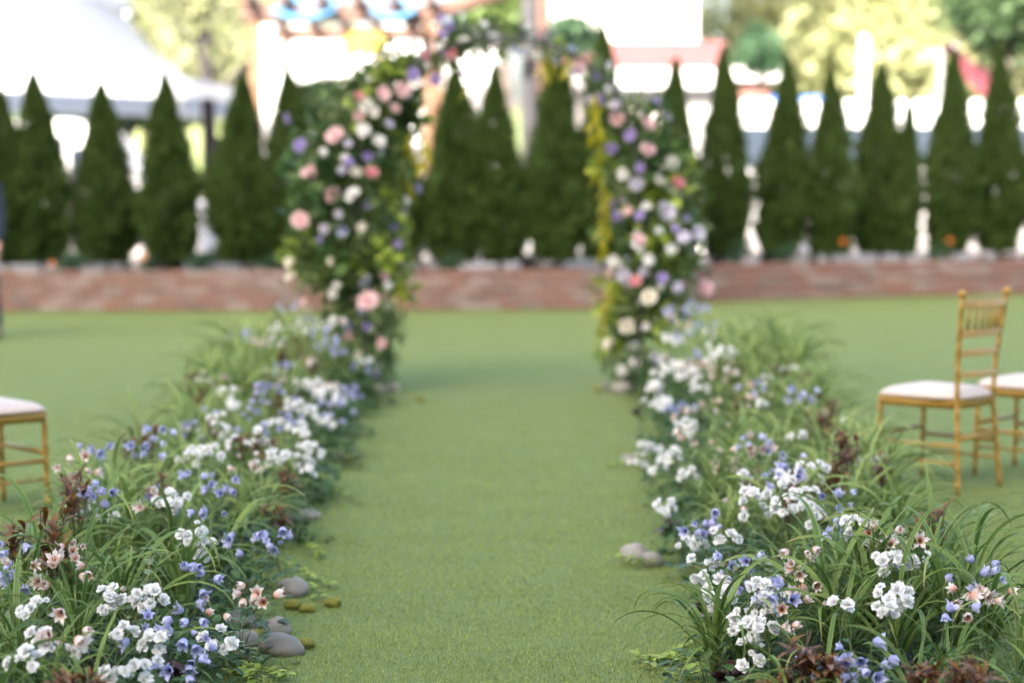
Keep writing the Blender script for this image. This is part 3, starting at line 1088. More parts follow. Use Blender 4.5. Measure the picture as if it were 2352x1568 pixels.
# red lean-to awning at the right
p0 = PD(2190, 95, 33)
t = tag(thing('red_awning', (p0.x, 33, -.03)), 'red slanting awning roof between two tall conifers', 'awning')
dx = PD(2300, 95, 33).x - p0.x
za, zb = p0.z + .03, PD(2300, 172, 33).z + .03
V, Q = strip([[(dx * i / 4, -.6 + .6 * j, za + (zb - za) * i / 4 - .12 * math.sin(math.pi * i / 4) - (0.28 if j == 0 else 0)) for j in range(4)] for i in range(5)])
g = Geo().add(V, [q[::-1] for q in Q])
link('canopy', make_mesh('canopy', g, 'red'), t)
V, Q = strip([[(dx * i / 4, -.6, za + (zb - za) * i / 4 - .12 * math.sin(math.pi * i / 4) - .28 - .28 * j) for j in range(2)] for i in range(5)])
link('valance', make_mesh('valance', Geo().add(V, Q), 'red'), t)
for xx, zz in ((.03, za), (dx, zb)):
    for yy in (.0, 1.1):
        link('post', make_mesh('post', tube([(xx, yy, 0), (xx, yy, zz - .02)], .04, .04, 8), 'steel'), t)


# ------------------------------------------------------------------ trees beyond
def tree(name, x, y, top, rx, D, lm, label, bark='bark', n=4200, leaf=.22, seed=0, cz=None, trunk_r=.16, group=None):
    """crown centred at survey point"""
    c = PD(x, y, D)
    rx = rx
    rz = top
    t = tag(thing(name, (c.x, D, -.03)), label, 'tree', group)
    g = leaf_ball(n, rx, rz, leaf, seed, 26)
    z0 = c.z - rz + .03
    link('crown', make_mesh('crown', g, lm), t, Matrix.Translation((0, 0, max(z0, .6))))
    zc = max(z0, .6) + rz
    tk = tube([(0, 0, 0), (.05, 0, zc * .4), (-.04, .05, zc * .8), (0, 0, zc)], trunk_r, trunk_r * .45, 8)
    for k in range(6):
        a = k * 1.05
        b = zc * (.55 + .06 * k)
        tk.put(tube([(0, 0, b), (math.cos(a) * rx * .3, math.sin(a) * rx * .3, b + rz * .3), (math.cos(a) * rx * .6, math.sin(a) * rx * .6, b + rz * .55)], trunk_r * .4, trunk_r * .12, 5))
    link('trunk', make_mesh('trunk', tk, bark), t)
    return t


tree('dark_trunk_tree', 472, -60, 2.4, 2.6, 41, 'tree_yellow', 'tree with a thin dark trunk and yellow green leaves behind the tent', 'dark_bark', 1500, .24, 1, trunk_r=.2)
tree('broad_tree', 330, 60, 4.0, 5.0, 75, 'tree_pale', 'pale sunlit tree far behind the white tent', n=3600, leaf=.5, seed=2)
tree('broad_tree', 560, 130, 2.8, 4.0, 70, 'tree_pale', 'pale sunlit tree between the tent and the pergola', n=3000, leaf=.5, seed=3)
tree('broad_tree', 1860, 40, 4.5, 5.5, 72, 'tree_yellow', 'sunlit yellow green tree right of the white building', n=5200, leaf=.5, seed=4)
tree('broad_tree', 2080, 60, 4.5, 5.0, 68, 'tree_yellow', 'sunlit yellow green tree behind the thick white post', n=5200, leaf=.5, seed=5)
tree('broad_tree', 1960, 150, 3.2, 5.5, 80, 'tree_pale', 'pale sunlit tree low behind the thick white post', n=3600, leaf=.5, seed=6)
tree('broad_tree', 2240, 110, 3.4, 4.0, 62, 'tree_yellow', 'sunlit tree behind the red awning', n=3600, leaf=.45, seed=12)
tree('dark_tree', 2325, 10, 1.1, 1.5, 37, 'tree_dark', 'dark green tree overhanging the red awning', n=3400, leaf=.2, seed=7, trunk_r=.12)
tree('round_tree', 738, 240, .34, .42, 27.2, 'tree_dark', 'rounded dark green small tree behind the hedge by the arch', n=2600, leaf=.12, seed=8, trunk_r=.07)
tree('round_tree', 1318, 88, .42, .8, 41, 'shrub', 'blue green small tree in front of the white building', n=2200, leaf=.14, seed=9, trunk_r=.08)
tree('round_tree', 1748, 118, .5, .6, 42, 'shrub', 'small green tree above the brick kiosk', n=1800, leaf=.16, seed=10, trunk_r=.08)
tree('broad_tree', 1165, 30, 1.2, 1.0, 52, 'arch_leaf', 'dark green tree behind the concrete utility pole', n=2600, leaf=.3, seed=11)
tree('clipped_hedge', 285, 262, .45, 2.6, 45, 'tree_dark', 'dark clipped hedge in the shade under the tent', n=2600, leaf=.2, seed=14, trunk_r=.07)
# far wooded hill
cols = []
for i in range(41):
    x = -160 + 8 * i
    h = 14 + 7 * noise.noise(Vector((x * .02, 1.3, 0))) + 4 * noise.noise(Vector((x * .09, 4.1, 0)))
    if -6 < x < 26:
        h *= .55
    cols.append([(x, 150, -.5), (x, 160, h * .45 + 1.2 * noise.noise(Vector((x * .2, 7, 0)))), (x, 175, h * .85), (x, 200, h), (x, 260, -.5)])
V, Q = strip(cols)
tag(link('hill', make_mesh('hill', Geo().add(V, [q[::-1] for q in Q]), 'hill')), kind='structure')


# ------------------------------------------------------------------ gold chairs
def make_chair(origin, front, label, group=None):
    """origin on the ground under the seat centre; local +Y is the way the sitter faces"""
    f = Vector((front[0], front[1], 0)).normalized()
    rz = math.atan2(f.y, f.x) - math.pi / 2
    t = tag(thing('gold_chair', origin, rz), label, 'chair', group)
    hw, SZ = .19, .435

    def part(name, pts, r, sides=8, parent=t, r1=None):
        return link(name, make_mesh(name, tube(pts, r, r1, sides), 'gold'), parent)

    def bamboo(pts, r):
        """turned post with bamboo rings"""
        P, rr_ = [], []
        a, n = [Vector(p) for p in pts], 0
        for p, q in zip(a[:-1], a[1:]):
            m = max(1, round((q - p).length / .085))
            for k in range(m):
                for u, e in ((0, 1.0), (.42, .93), (.47, 1.10), (.53, 1.10), (.58, .93)):
                    P.append(p.lerp(q, (k + u) / m))
                    rr_.append(r * e)
        P.append(a[-1])
        rr_.append(r)
        return tube(P, rr_, None, 10)
    for s in (-1, 1):
        link('front_leg', make_mesh('front_leg', bamboo([(s * (hw + .005), hw + .01, 0), (s * hw, hw, SZ - .02)], .0120), 'gold'), t)
        post = link('back_post', make_mesh('back_post', bamboo([(s * .19, -hw - .035, 0), (s * .160, -hw - .005, SZ - .02), (s * .172, -hw - .012, .62), (s * .198, -hw - .045, .90)], .0120), 'gold'), t)
        part('finial', [(s * .198, -hw - .045, .898), (s * .198, -hw - .046, .905), (s * .199, -hw - .047, .918), (s * .200, -hw - .048, .930), (s * .200, -hw - .049, .936)],
             [.013, .019, .021, .016, .004], 10, post)
    # seat rails
    for a, b, nm in (((-hw, hw), (hw, hw), 'seat_rail'), ((-.16, -hw), (.16, -hw), 'seat_rail'), ((-.16, -hw), (-hw, hw), 'seat_rail'), ((.16, -hw), (hw, hw), 'seat_rail')):
        d = Vector((b[0] - a[0], b[1] - a[1], 0)).normalized()
        sd_ = Vector((-d.y, d.x, 0)) * .013
        A_, B_ = Vector((*a, SZ - .045)), Vector((*b, SZ - .045))
        V = [A_ - sd_, B_ - sd_, B_ + sd_, A_ + sd_]
        up = Vector((0, 0, .043))
        V = [tuple(v) for v in V] + [tuple(v + up) for v in V]
        link(nm, make_mesh(nm, Geo().add(V, [(3, 2, 1, 0), (4, 5, 6, 7), (0, 1, 5, 4), (1, 2, 6, 5), (2, 3, 7, 6), (3, 0, 4, 7)]), 'gold', False), t)
    # stretchers
    for z, pairs in ((.245, ((0, 1), )), (.20, ((2, 3), ))):
        pass
    part('stretcher', [(-hw, hw + .005, .255), (hw, hw + .005, .255)], .011)
    part('stretcher', [(-.172, -hw - .018, .255), (.172, -hw - .018, .255)], .011)
    for s in (-1, 1):
        part('stretcher', [(s * hw, hw + .005, .22), (s * .174, -hw - .02, .22)], .011)
        part('stretcher', [(s * hw, hw + .005, .14), (s * .18, -hw - .025, .14)], .008)
    # back rails: flat slightly curved slats
    def by(z):
        return -hw - .012 - max(0, (z - .62)) * .118

    def bw(z):
        return .160 + .012 * min(1, max(0, (z - .415) / .205)) + .026 * max(0, (z - .62) / .28)
    for z, h in ((.868, .040), (.735, .034), (.645, .030), (.545, .026)):
        cols = []
        for i in range(9):
            u = -1 + i / 4
            x = u * bw(z)
            y = by(z) - .022 * (1 - u * u)
            cols.append([(x, y - .007, z - h / 2), (x, y - .007, z + h / 2), (x, y + .007, z + h / 2), (x, y + .007, z - h / 2), (x, y - .007, z - h / 2)])
        V, Q = strip(cols)
        link('back_rail', make_mesh('back_rail', Geo().add(V, Q), 'gold', False), t)
    for k in range(6):
        u = -1 + 2 * (k + .8) / 6.6
        x = u * .175
        yb = .022 * (1 - u * u)
        link('spindle', make_mesh('spindle', bamboo([(x, by(.735) - yb, .745), (x, by(.868) - yb, .855)], .0085), 'gold'), t)
    # cushion: domed pad
    cols, A = [], []
    n = 16
    for j, (s, z) in enumerate(((.0, .050), (.35, .0485), (.62, .043), (.82, .034), (.95, .020), (1.0, .008), (.97, -.002))):
        ring = []
        for k in range(n * 2):
            a = math.pi * k / n
            ca, sa = math.cos(a), math.sin(a)
            e = 2 / 5.5
            x = math.copysign(abs(ca) ** e, ca) * (hw + .010) * s * (1 + .08 * sa)
            y = math.copysign(abs(sa) ** e, sa) * (hw + .026) * s
            ring.append((x, y + .004, SZ + z))
        ring.append(ring[0])
        cols.append(ring)
    V, Q = strip(cols)
    cu = link('cushion', make_mesh('cushion', Geo().add(V, Q), 'cushion'), t)
    ring = []
    for k in range(n * 2 + 1):
        a = math.pi * k / n
        ca, sa = math.cos(a), math.sin(a)
        e = 2 / 5.5
        ring.append((math.copysign(abs(ca) ** e, ca) * (hw + .010) * (1 + .08 * sa), math.copysign(abs(sa) ** e, sa) * (hw + .026) + .004, SZ + .006))
    link('piping', make_mesh('piping', tube(ring, .004, .004, 5, False), 'piping'), cu)
    return t


F1, R1 = Vector((-.731, .682, 0)).normalized(), Vector((.682, .731, 0)).normalized()
c1 = PZ(2200, 1138, 0) + F1 * .225 + R1 * .19
make_chair(c1, F1, 'gold chair with cream cushion, its whole spindle back in view, beside flower row')
c2 = PZ(2243, 1088, 0) - F1 * .195 + R1 * .185
make_chair(c2, F1, 'gold chair with cream cushion partly hidden behind the other gold chair')
F2, R2 = Vector((.731, .682, 0)).normalized(), Vector((-.682, .731, 0)).normalized()
c3 = PZ(106, 1172, 0) - F2 * .195 + R2 * .185
make_chair(c3, F2, 'gold chair with cream cushion standing alone beside the flower row')


# ------------------------------------------------------------------ person in a navy suit, mostly outside the frame
def skin_mesh(verts, edges, mat_name, name, root=0, sub=2):
    me = bpy.data.meshes.new(name)
    me.from_pydata([v[0] for v in verts], edges, [])
    o = bpy.data.objects.new(name + '_tmp', me)
    COL.objects.link(o)
    o.modifiers.new('skin', 'SKIN')
    sv = me.skin_vertices[0].data
    for i, v in enumerate(verts):
        r = v[1]
        sv[i].radius = r if isinstance(r, tuple) else (r, r)
        sv[i].use_root = (i == root)
    ss = o.modifiers.new('sub', 'SUBSURF')
    ss.levels = ss.render_levels = sub
    dg = bpy.context.evaluated_depsgraph_get()
    m2 = bpy.data.meshes.new_from_object(o.evaluated_get(dg))
    bpy.data.objects.remove(o)
    m2.name = name
    m2.materials.clear()
    m2.materials.append(MT[mat_name])
    m2.polygons.foreach_set('use_smooth', np.ones(len(m2.polygons), bool))
    return m2


pp = PZ(2, 778, 0)
ppl = Vector((pp.x - .205, pp.y, 0))
person = tag(thing('person', ppl, R(-12)), 'person in a dark navy suit standing on the lawn by the brick wall', 'person')
sk = [((0, 0, .96), (.15, .10)), ((0, 0, 1.15), (.14, .10)), ((0, 0, 1.38), (.16, .10)), ((0, 0, 1.47), (.07, .07)), ((0, -.01, 1.53), (.05, .055)), ((0, -.015, 1.60), (.07, .085)), ((0, -.01, 1.70), (.075, .09)), ((0, 0, 1.755), (.05, .06))]
ed = [(i, i + 1) for i in range(7)]
for s in (-1, 1):
    b = len(sk)
    sk += [((s * .18, 0, 1.40), .055), ((s * .215, .01, 1.14), .045), ((s * .225, -.03, .90), .034), ((s * .226, -.045, .82), (.02, .04)), ((s * .224, -.055, .755), (.018, .036))]
    ed += [(2, b), (b, b + 1), (b + 1, b + 2), (b + 2, b + 3), (b + 3, b + 4)]
    for k, (dy, l) in enumerate(((-.085, .065), (-.065, .078), (-.045, .074), (-.028, .06))):
        c = len(sk)
        sk += [((s * .222, dy + .005, .745), .0085), ((s * .214, dy - .006, .745 - l * .55), .008), ((s * .204, dy - .002, .745 - l), .0065)]
        ed += [(b + 4, c), (c, c + 1), (c + 1, c + 2)]
    c = len(sk)
    sk += [((s * .212, -.095, .80), .0095), ((s * .205, -.108, .765), .0075)]
    ed += [(b + 3, c), (c, c + 1)]
    b = len(sk)
    sk += [((s * .09, 0, .86), .085), ((s * .135, -.01, .48), .055), ((s * .182, .01, .10), .038), ((s * .19, -.10, .045), (.035, .03))]
    ed += [(0, b), (b, b + 1), (b + 1, b + 2), (b + 2, b + 3)]
link('body', skin_mesh(sk, ed, 'skin', 'body'), person)
jk = [((0, 0, .86), (.175, .125)), ((0, 0, 1.10), (.165, .12)), ((0, 0, 1.36), (.18, .12)), ((0, .005, 1.455), (.085, .08))]
je = [(0, 1), (1, 2), (2, 3)]
for s in (-1, 1):
    b = len(jk)
    jk += [((s * .19, 0, 1.40), .072), ((s * .222, .01, 1.14), .06), ((s * .23, -.03, .88), .05)]
    je += [(2, b), (b, b + 1), (b + 1, b + 2)]
link('jacket', skin_mesh(jk, je, 'suit', 'jacket', 1), person)
tr = [((0, 0, .93), (.16, .11))]
te = []
for s in (-1, 1):
    b = len(tr)
    tr += [((s * .09, 0, .82), .098), ((s * .135, -.01, .48), .076), ((s * .183, .005, .07), .066)]
    te += [(0, b), (b, b + 1), (b + 1, b + 2)]
link('trousers', skin_mesh(tr, te, 'suit', 'trousers'), person)
for s in (-1, 1):
    sh = [((s * .186, .06, .045), (.038, .042)), ((s * .192, -.03, .042), (.043, .04)), ((s * .205, -.13, .032), (.042, .03)), ((s * .214, -.19, .025), (.028, .02))]
    link('shoe', skin_mesh(sh, [(0, 1), (1, 2), (2, 3)], 'shoe', 'shoe'), person)
hr_ = [((0, .03, 1.66), (.082, .085)), ((0, .01, 1.74), (.086, .098)), ((0, -.04, 1.775), (.07, .05))]
link('hair', skin_mesh(hr_, [(0, 1), (1, 2)], 'hair', 'hair'), person)
fg = Geo()
fg.put(tube([(0, -.095, 1.66), (0, -.118, 1.625), (0, -.098, 1.615)], [.008, .014, .008], None, 6))
link('nose', make_mesh('nose', fg, 'skin'), person)
for s in (-1, 1):
    link('ear', make_mesh('ear', tube([(s * .078, .0, 1.60), (s * .092, .005, 1.635), (s * .08, .0, 1.67)], [.008, .016, .01], None, 6), 'skin'), person)
    link('eye', make_mesh('eye', tube([(s * .032, -.088, 1.662), (s * .032, -.099, 1.662)], [.013, .009], None, 8), 'hair'), person)
link('mouth', make_mesh('mouth', tube([(-.024, -.096, 1.578), (0, -.104, 1.576), (.024, -.096, 1.578)], [.003, .006, .003], None, 6), 'rose'), person)


# ------------------------------------------------------------------ flower arch
AY = 13.6
def AP(x, y, dy=0.0):
    p = PD(x, y, AY)
    return Vector((p.x, AY + dy, p.z))


arch = tag(thing('flower_arch', (0, AY, 0)), 'garden arch wreathed in pink roses, blue and white blooms and greenery', 'arch')
AO = Vector((0, AY, 0))
path = [(855, 905, 85), (835, 800, 95), (815, 690, 118), (800, 580, 128), (795, 470, 132), (800, 370, 132), (822, 285, 122), (868, 215, 100), (940, 150, 84), (1030, 105, 70), (1110, 85, 58),
        (1190, 88, 28), (1265, 105, 18), (1335, 145, 20), (1392, 200, 38), (1440, 275, 78), (1478, 360, 98), (1500, 460, 112), (1512, 560, 122), (1505, 660, 108), (1475, 760, 92), (1440, 900, 78)]
fr = [(850, 905), (835, 700), (825, 450), (845, 300), (915, 185), (1030, 115), (1150, 90), (1255, 103), (1340, 146), (1410, 215), (1455, 340), (1475, 600), (1450, 900)]
for k, dy in enumerate((-.22, .22)):
    pts = [AP(x, y, dy) - AO for x, y in fr]
    pts[0].z = pts[-1].z = -.005
    fine = []
    for i in range(len(pts) - 1):
        p0, p1, p2, p3 = pts[max(i - 1, 0)], pts[i], pts[i + 1], pts[min(i + 2, len(pts) - 1)]
        for u in (0, .25, .5, .75):
            fine.append(.5 * ((2 * p1) + (p2 - p0) * u + (2 * p0 - 5 * p1 + 4 * p2 - p3) * u * u + (3 * p1 - p0 - 3 * p2 + p3) * u ** 3))
    fine.append(pts[-1])
    link('frame_tube', make_mesh('frame_tube', tube(fine, .012, .012, 8), 'iron'), arch)
for (x, y) in fr[1:-1:2]:
    a = AP(x, y, -.22) - AO
    link('cross_bar', make_mesh('cross_bar', tube([a, a + Vector((0, .44, 0))], .012, .012, 6), 'iron'), arch)


def sprig_geo(seed, n=34, size=.2, leafL=.05, broad=.5):
    rr = random.Random(seed)
    g = Geo()
    for k in range(n):
        d = Vector((rr.gauss(0, 1), rr.gauss(0, 1), rr.gauss(0, 1) + .2)).normalized()
        p = d * size * rr.uniform(.15, .75) * .6
        L = leafL * rr.uniform(.6, 1.4)
        q = Vector((1, 0, 0)).rotation_difference((d + Vector((rr.gauss(0, .5), rr.gauss(0, .5), rr.gauss(0, .5)))).normalized())
        g.put(leaf_geo(L, L * broad, rr.uniform(-.3, .9), .2), Matrix.Translation(p) @ q.to_matrix().to_4x4() @ Matrix.Rotation(rr.uniform(0, 6.28), 4, 'X'), rr.random())
        g.put(tube([(0, 0, 0), p * .5, p + d * .004], .002, .0015, 3, False), None, .5)
    return g


SPR = [make_mesh('leaf_sprig', sprig_geo(500 + k, 36, .22, (.05, .06, .075)[k % 3], (.5, .4, .55)[k % 3]), ('leaf', 'arch_leaf', 'leaf', 'pale_leaf', 'arch_leaf', 'lime_leaf')[k]) for k in range(6)]
ar = random.Random(77)


def path_at(u):
    f = u * (len(path) - 1)
    i = min(int(f), len(path) - 2)
    w = f - i
    return [path[i][k] * (1 - w) + path[i + 1][k] * w for k in range(3)]


cnt = 0
while cnt < 300:
    x, y, r = path_at(ar.random())
    if ar.random() > max(.26, (r / 125) ** 1.1):
        continue
    rr_ = r * S / FPX * AY
    a, q = ar.uniform(0, 6.283), math.sqrt(ar.random()) * .9
    ctr = AP(x, y) - AO
    p = ctr + Vector((math.cos(a) * q * rr_, math.sin(a) * q * max(rr_, .12), ar.uniform(-.1, .1)))
    p.z = max(p.z, .07)
    kk = ar.choices(range(6), (3, 4.5, 3, 5, 4.5, 3.2))[0]
    s = min(1.35, .36 + rr_ * 2.8) * ar.uniform(.65, 1.2)
    link('leaf_sprig', SPR[kk], arch, TRS(p, Matrix.Rotation(ar.uniform(0, 6.28), 4, 'Z') @ Matrix.Rotation(ar.uniform(0, 6.28), 4, 'X'), s))
    cnt += 1
# blooms: x, y, radius (survey units), kind
BLOOMS = [(690, 507, 25, 'pink'), (710, 397, 23, 'pink'), (763, 445, 28, 'pink'), (812, 452, 22, 'white'), (853, 397, 16, 'rose'), (770, 312, 25, 'pink'), (825, 265, 20, 'pink'), (824, 221, 18, 'rose'),
          (880, 215, 20, 'pink'), (925, 207, 28, 'pink'), (975, 128, 19, 'rose'), (1040, 125, 18, 'rose'), (1097, 68, 18, 'white'), (1066, 94, 17, 'white'), (1127, 92, 16, 'white'), (1103, 108, 15, 'white'),
          (952, 103, 18, 'white'), (1015, 42, 15, 'purple'), (1032, 62, 16, 'purple'), (1000, 183, 20, 'purple'), (950, 172, 17, 'purple'), (1062, 170, 15, 'purple'), (690, 335, 17, 'purple'), (662, 270, 14, 'purple'),
          (785, 390, 15, 'lavender'), (800, 372, 15, 'purple'), (745, 525, 16, 'lavender'), (738, 550, 14, 'purple'), (818, 393, 17, 'cream'), (665, 602, 17, 'cream'), (668, 638, 21, 'cream'), (845, 692, 31, 'pink'),
          (880, 633, 18, 'pink'), (835, 642, 19, 'lavender'), (905, 520, 14, 'purple'), (915, 560, 14, 'purple'), (930, 462, 17, 'white'), (960, 434, 14, 'purple'), (925, 490, 13, 'lavender'), (880, 790, 17, 'pink'),
          (842, 243, 20, 'white'), (862, 258, 17, 'white'), (835, 300, 18, 'white'), (905, 250, 16, 'pink'), (800, 330, 14, 'lavender'), (870, 325, 17, 'white'), (722, 425, 14, 'pink'), (830, 520, 16, 'cream'),
          (1418, 270, 29, 'pink'), (1487, 345, 27, 'pink'), (1488, 285, 24, 'pink'), (1405, 340, 18, 'purple'), (1447, 310, 18, 'purple'), (1541, 375, 21, 'white'), (1520, 410, 20, 'white'), (1556, 420, 16, 'rose'),
          (1420, 495, 20, 'purple'), (1470, 495, 18, 'purple'), (1443, 485, 17, 'pink'), (1530, 485, 25, 'lavender'), (1466, 551, 20, 'pink'), (1511, 530, 18, 'white'), (1537, 575, 17, 'white'), (1490, 598, 22, 'white'),
          (1414, 600, 20, 'white'), (1432, 630, 18, 'lavender'), (1482, 620, 17, 'lavender'), (1460, 645, 16, 'rose'), (1617, 662, 24, 'pink'), (1602, 535, 19, 'lavender'), (1572, 545, 17, 'lavender'), (1552, 525, 15, 'purple'),
          (1402, 207, 20, 'white'), (1330, 160, 14, 'pink'), (1505, 235, 15, 'purple'), (1532, 268, 15, 'lavender'), (1470, 385, 16, 'purple'), (1462, 422, 17, 'lavender'), (1430, 400, 16, 'white'), (1492, 682, 24, 'cream'),
          (1440, 748, 22, 'cream'), (1400, 792, 20, 'cream'), (1455, 790, 17, 'white'), (1460, 830, 16, 'white'), (1428, 850, 15, 'white'), (1468, 570, 17, 'white'), (1400, 240, 12, 'white'), (1555, 660, 15, 'lavender'),
          (870, 845, 14, 'lavender'), (800, 770, 15, 'pink'), (760, 600, 14, 'cream'), (888, 655, 15, 'white'), (742, 350, 14, 'white'), (893, 285, 14, 'lavender'), (980, 150, 14, 'white'), (1010, 110, 13, 'white')]
for x, y, r, k in BLOOMS:
    dy = -.30 + ar.uniform(-.05, .1)
    px, py, pr = min(((abs(x - q[0]) + abs(y - q[1])), q) for q in path)[1]
    dist = math.hypot(x - px, y - py) / max(pr, 1)
    dy = -max(.06, (pr * S / FPX * AY) * math.sqrt(max(.05, 1.1 - min(1, dist) ** 2)))
    p = PD(x, y, AY + dy) - AO
    rad = r * S / FPX * AY * ar.uniform(.58, .9)
    nrm = (Vector((p.x - (AP(px, py) - AO).x, -.3, .1)).normalized() + Vector((ar.gauss(0, .45), ar.gauss(0, .2), ar.gauss(0, .45)))).normalized()
    key = 'rose_%s%d' % (k if k != 'white' else 'cream', ar.randint(0, 3))
    if k == 'white':
        M = TRS(p, rot_to(nrm, ar.random() * 6), rad / .0175)
        link('white_bloom', LIB['white%d' % ar.randint(0, 3)][0], arch, M)
    else:
        M = TRS(p, rot_to(nrm, ar.random() * 6), rad / .056)
        link({'pink': 'pink_rose', 'rose': 'deep_pink_rose', 'cream': 'cream_rose', 'purple': 'purple_bloom', 'lavender': 'lavender_bloom'}[k], LIB[key][0], arch, M)
for k in range(95):                       # small filler blooms and buds all over the garland
    x, y, r = path_at(ar.random())
    if y > 880:
        continue
    a, q = ar.uniform(0, 6.283), ar.uniform(.35, 1.05)
    rr_ = r * S / FPX * AY
    p = PD(x, y, AY) - AO + Vector((math.cos(a) * q * rr_, -abs(math.sin(a)) * rr_ * .9, ar.uniform(-.1, .1)))
    nrm = Vector((math.cos(a) * .8, -.6, ar.uniform(-.2, .5)))
    kk = ar.choice(('white', 'white', 'lavender', 'purple', 'blue', 'blue', 'cream', 'pink'))
    if kk in ('white', 'blue'):
        link('filler_bloom', LIB['%s%d' % (kk, ar.randint(0, 3))][0], arch, TRS(p, rot_to(nrm, ar.random() * 6), ar.uniform(1.3, 2.1)))
    else:
        link('filler_bloom', LIB['rose_%s%d' % (kk, ar.randint(0, 1))][0], arch, TRS(p, rot_to(nrm, ar.random() * 6), ar.uniform(.4, .65)))
# hanging yellow and lime leaf strands
def strand(x, y0, y1, w, mat_name, sway=0.0, dy=-.12):
    g = Geo()
    p0, p1 = AP(x, y0, dy) - AO, AP(x + sway, y1, dy) - AO
    n = max(3, int((p0 - p1).length / .045))
    rr = random.Random(int(x * 7 + y0))
    wl = w * S / FPX * AY * .72
    for k in range(n):
        u = k / n
        p = p0.lerp(p1, u)
        for s in (-1, 1):
            d = Vector((s * rr.uniform(.2, .6), rr.uniform(-.3, .3), -1)).normalized()
            q = Vector((1, 0, 0)).rotation_difference(d)
            L = .13 * rr.uniform(.7, 1.2)
            g.put(leaf_geo(L, wl * .8 * (1 - .3 * abs(u - .5)), .25, .15), Matrix.Translation(p) @ q.to_matrix().to_4x4() @ Matrix.Rotation(rr.uniform(-.9, .9), 4, 'X'), rr.random())
    g.put(tube([p0, p0.lerp(p1, .5), p1], .003, .002, 4), None, .5)
    link('hanging_leaf_strand', make_mesh('hanging_leaf_strand', g, mat_name), arch)


for a in ((945, 300, 360, 20, 'yellow_leaf', -5), (975, 300, 385, 26, 'yellow_leaf', -6), (930, 380, 430, 18, 'yellow_leaf', 10), (925, 640, 690, 18, 'yellow_leaf', -4), (880, 560, 600, 14, 'amber_leaf', 0),
          (1368, 215, 330, 26, 'yellow_leaf', -3), (1375, 330, 420, 22, 'yellow_leaf', -8), (1388, 430, 590, 22, 'yellow_leaf', -4), (1382, 690, 770, 18, 'yellow_leaf', -6), (1400, 640, 700, 16, 'yellow_leaf', -4),
          (1245, 130, 190, 18, 'yellow_leaf', -4), (1262, 115, 150, 14, 'yellow_leaf', 4), (1305, 140, 180, 13, 'yellow_leaf', -6), (1540, 325, 355, 26, 'lime_leaf', 18), (1580, 345, 395, 22, 'lime_leaf', 8),
          (925, 430, 640, 11, 'pale_leaf', 6), (940, 480, 620, 10, 'lime_leaf', -4), (1530, 590, 660, 20, 'lime_leaf', -6), (750, 590, 660, 18, 'lime_leaf', 4), (700, 360, 430, 14, 'lime_leaf', 0), (1085, 180, 205, 14, 'yellow_leaf', -10)):
    strand(*a)


# ------------------------------------------------------------------ flower rows
def inner_L(y):
    return -.74 - .026 * (y - 6)
def inner_R(y):
    return .52 + .045 * (y - 6)
def span(side, y):
    """inner and outer x of a row at depth y"""
    if side < 0:
        a = inner_L(y)
        return a, a - .93
    a = inner_R(y)
    return a, a + .98 + .01 * (y - 6)


NUM = {1: 'single', 2: 'two', 3: 'three', 4: 'four', 5: 'five', 6: 'six', 7: 'seven', 8: 'eight', 9: 'nine', 10: 'ten', 11: 'eleven', 12: 'twelve'}


def where(p):
    side = -1 if p.x < 0 else 1
    a, b = span(side, p.y)
    u = (p.x - a) / (b - a)
    e = 'on aisle edge' if u < .3 else ('on chair side' if u > .68 else 'mid row')
    for lim, seg in ((5.5, 'at open end'), (6.3, 'near open end'), (7.4, 'past open end'), (8.5, 'before the chairs'), (9.7, 'level with chairs'), (10.5, 'beyond the chairs'), (11.3, 'short of the arch'), (12.1, 'close to the arch'), (12.8, 'near the arch foot'), (99, 'at the arch foot')):
        if p.y < lim:
            break
    return e, seg, 'beside single chair' if side < 0 else 'beside two chairs'


def lab(what, p):
    l = ' '.join((what, *where(p)))
    return l, l


fr_ = random.Random(31)


def mini_path(a, b, bow=.02, n=5):
    a, b = Vector(a), Vector(b)
    off = Vector((fr_.uniform(-bow, bow), fr_.uniform(-bow, bow), 0))
    return [a.lerp(b, i / n) + off * math.sin(math.pi * i / n) for i in range(n + 1)]


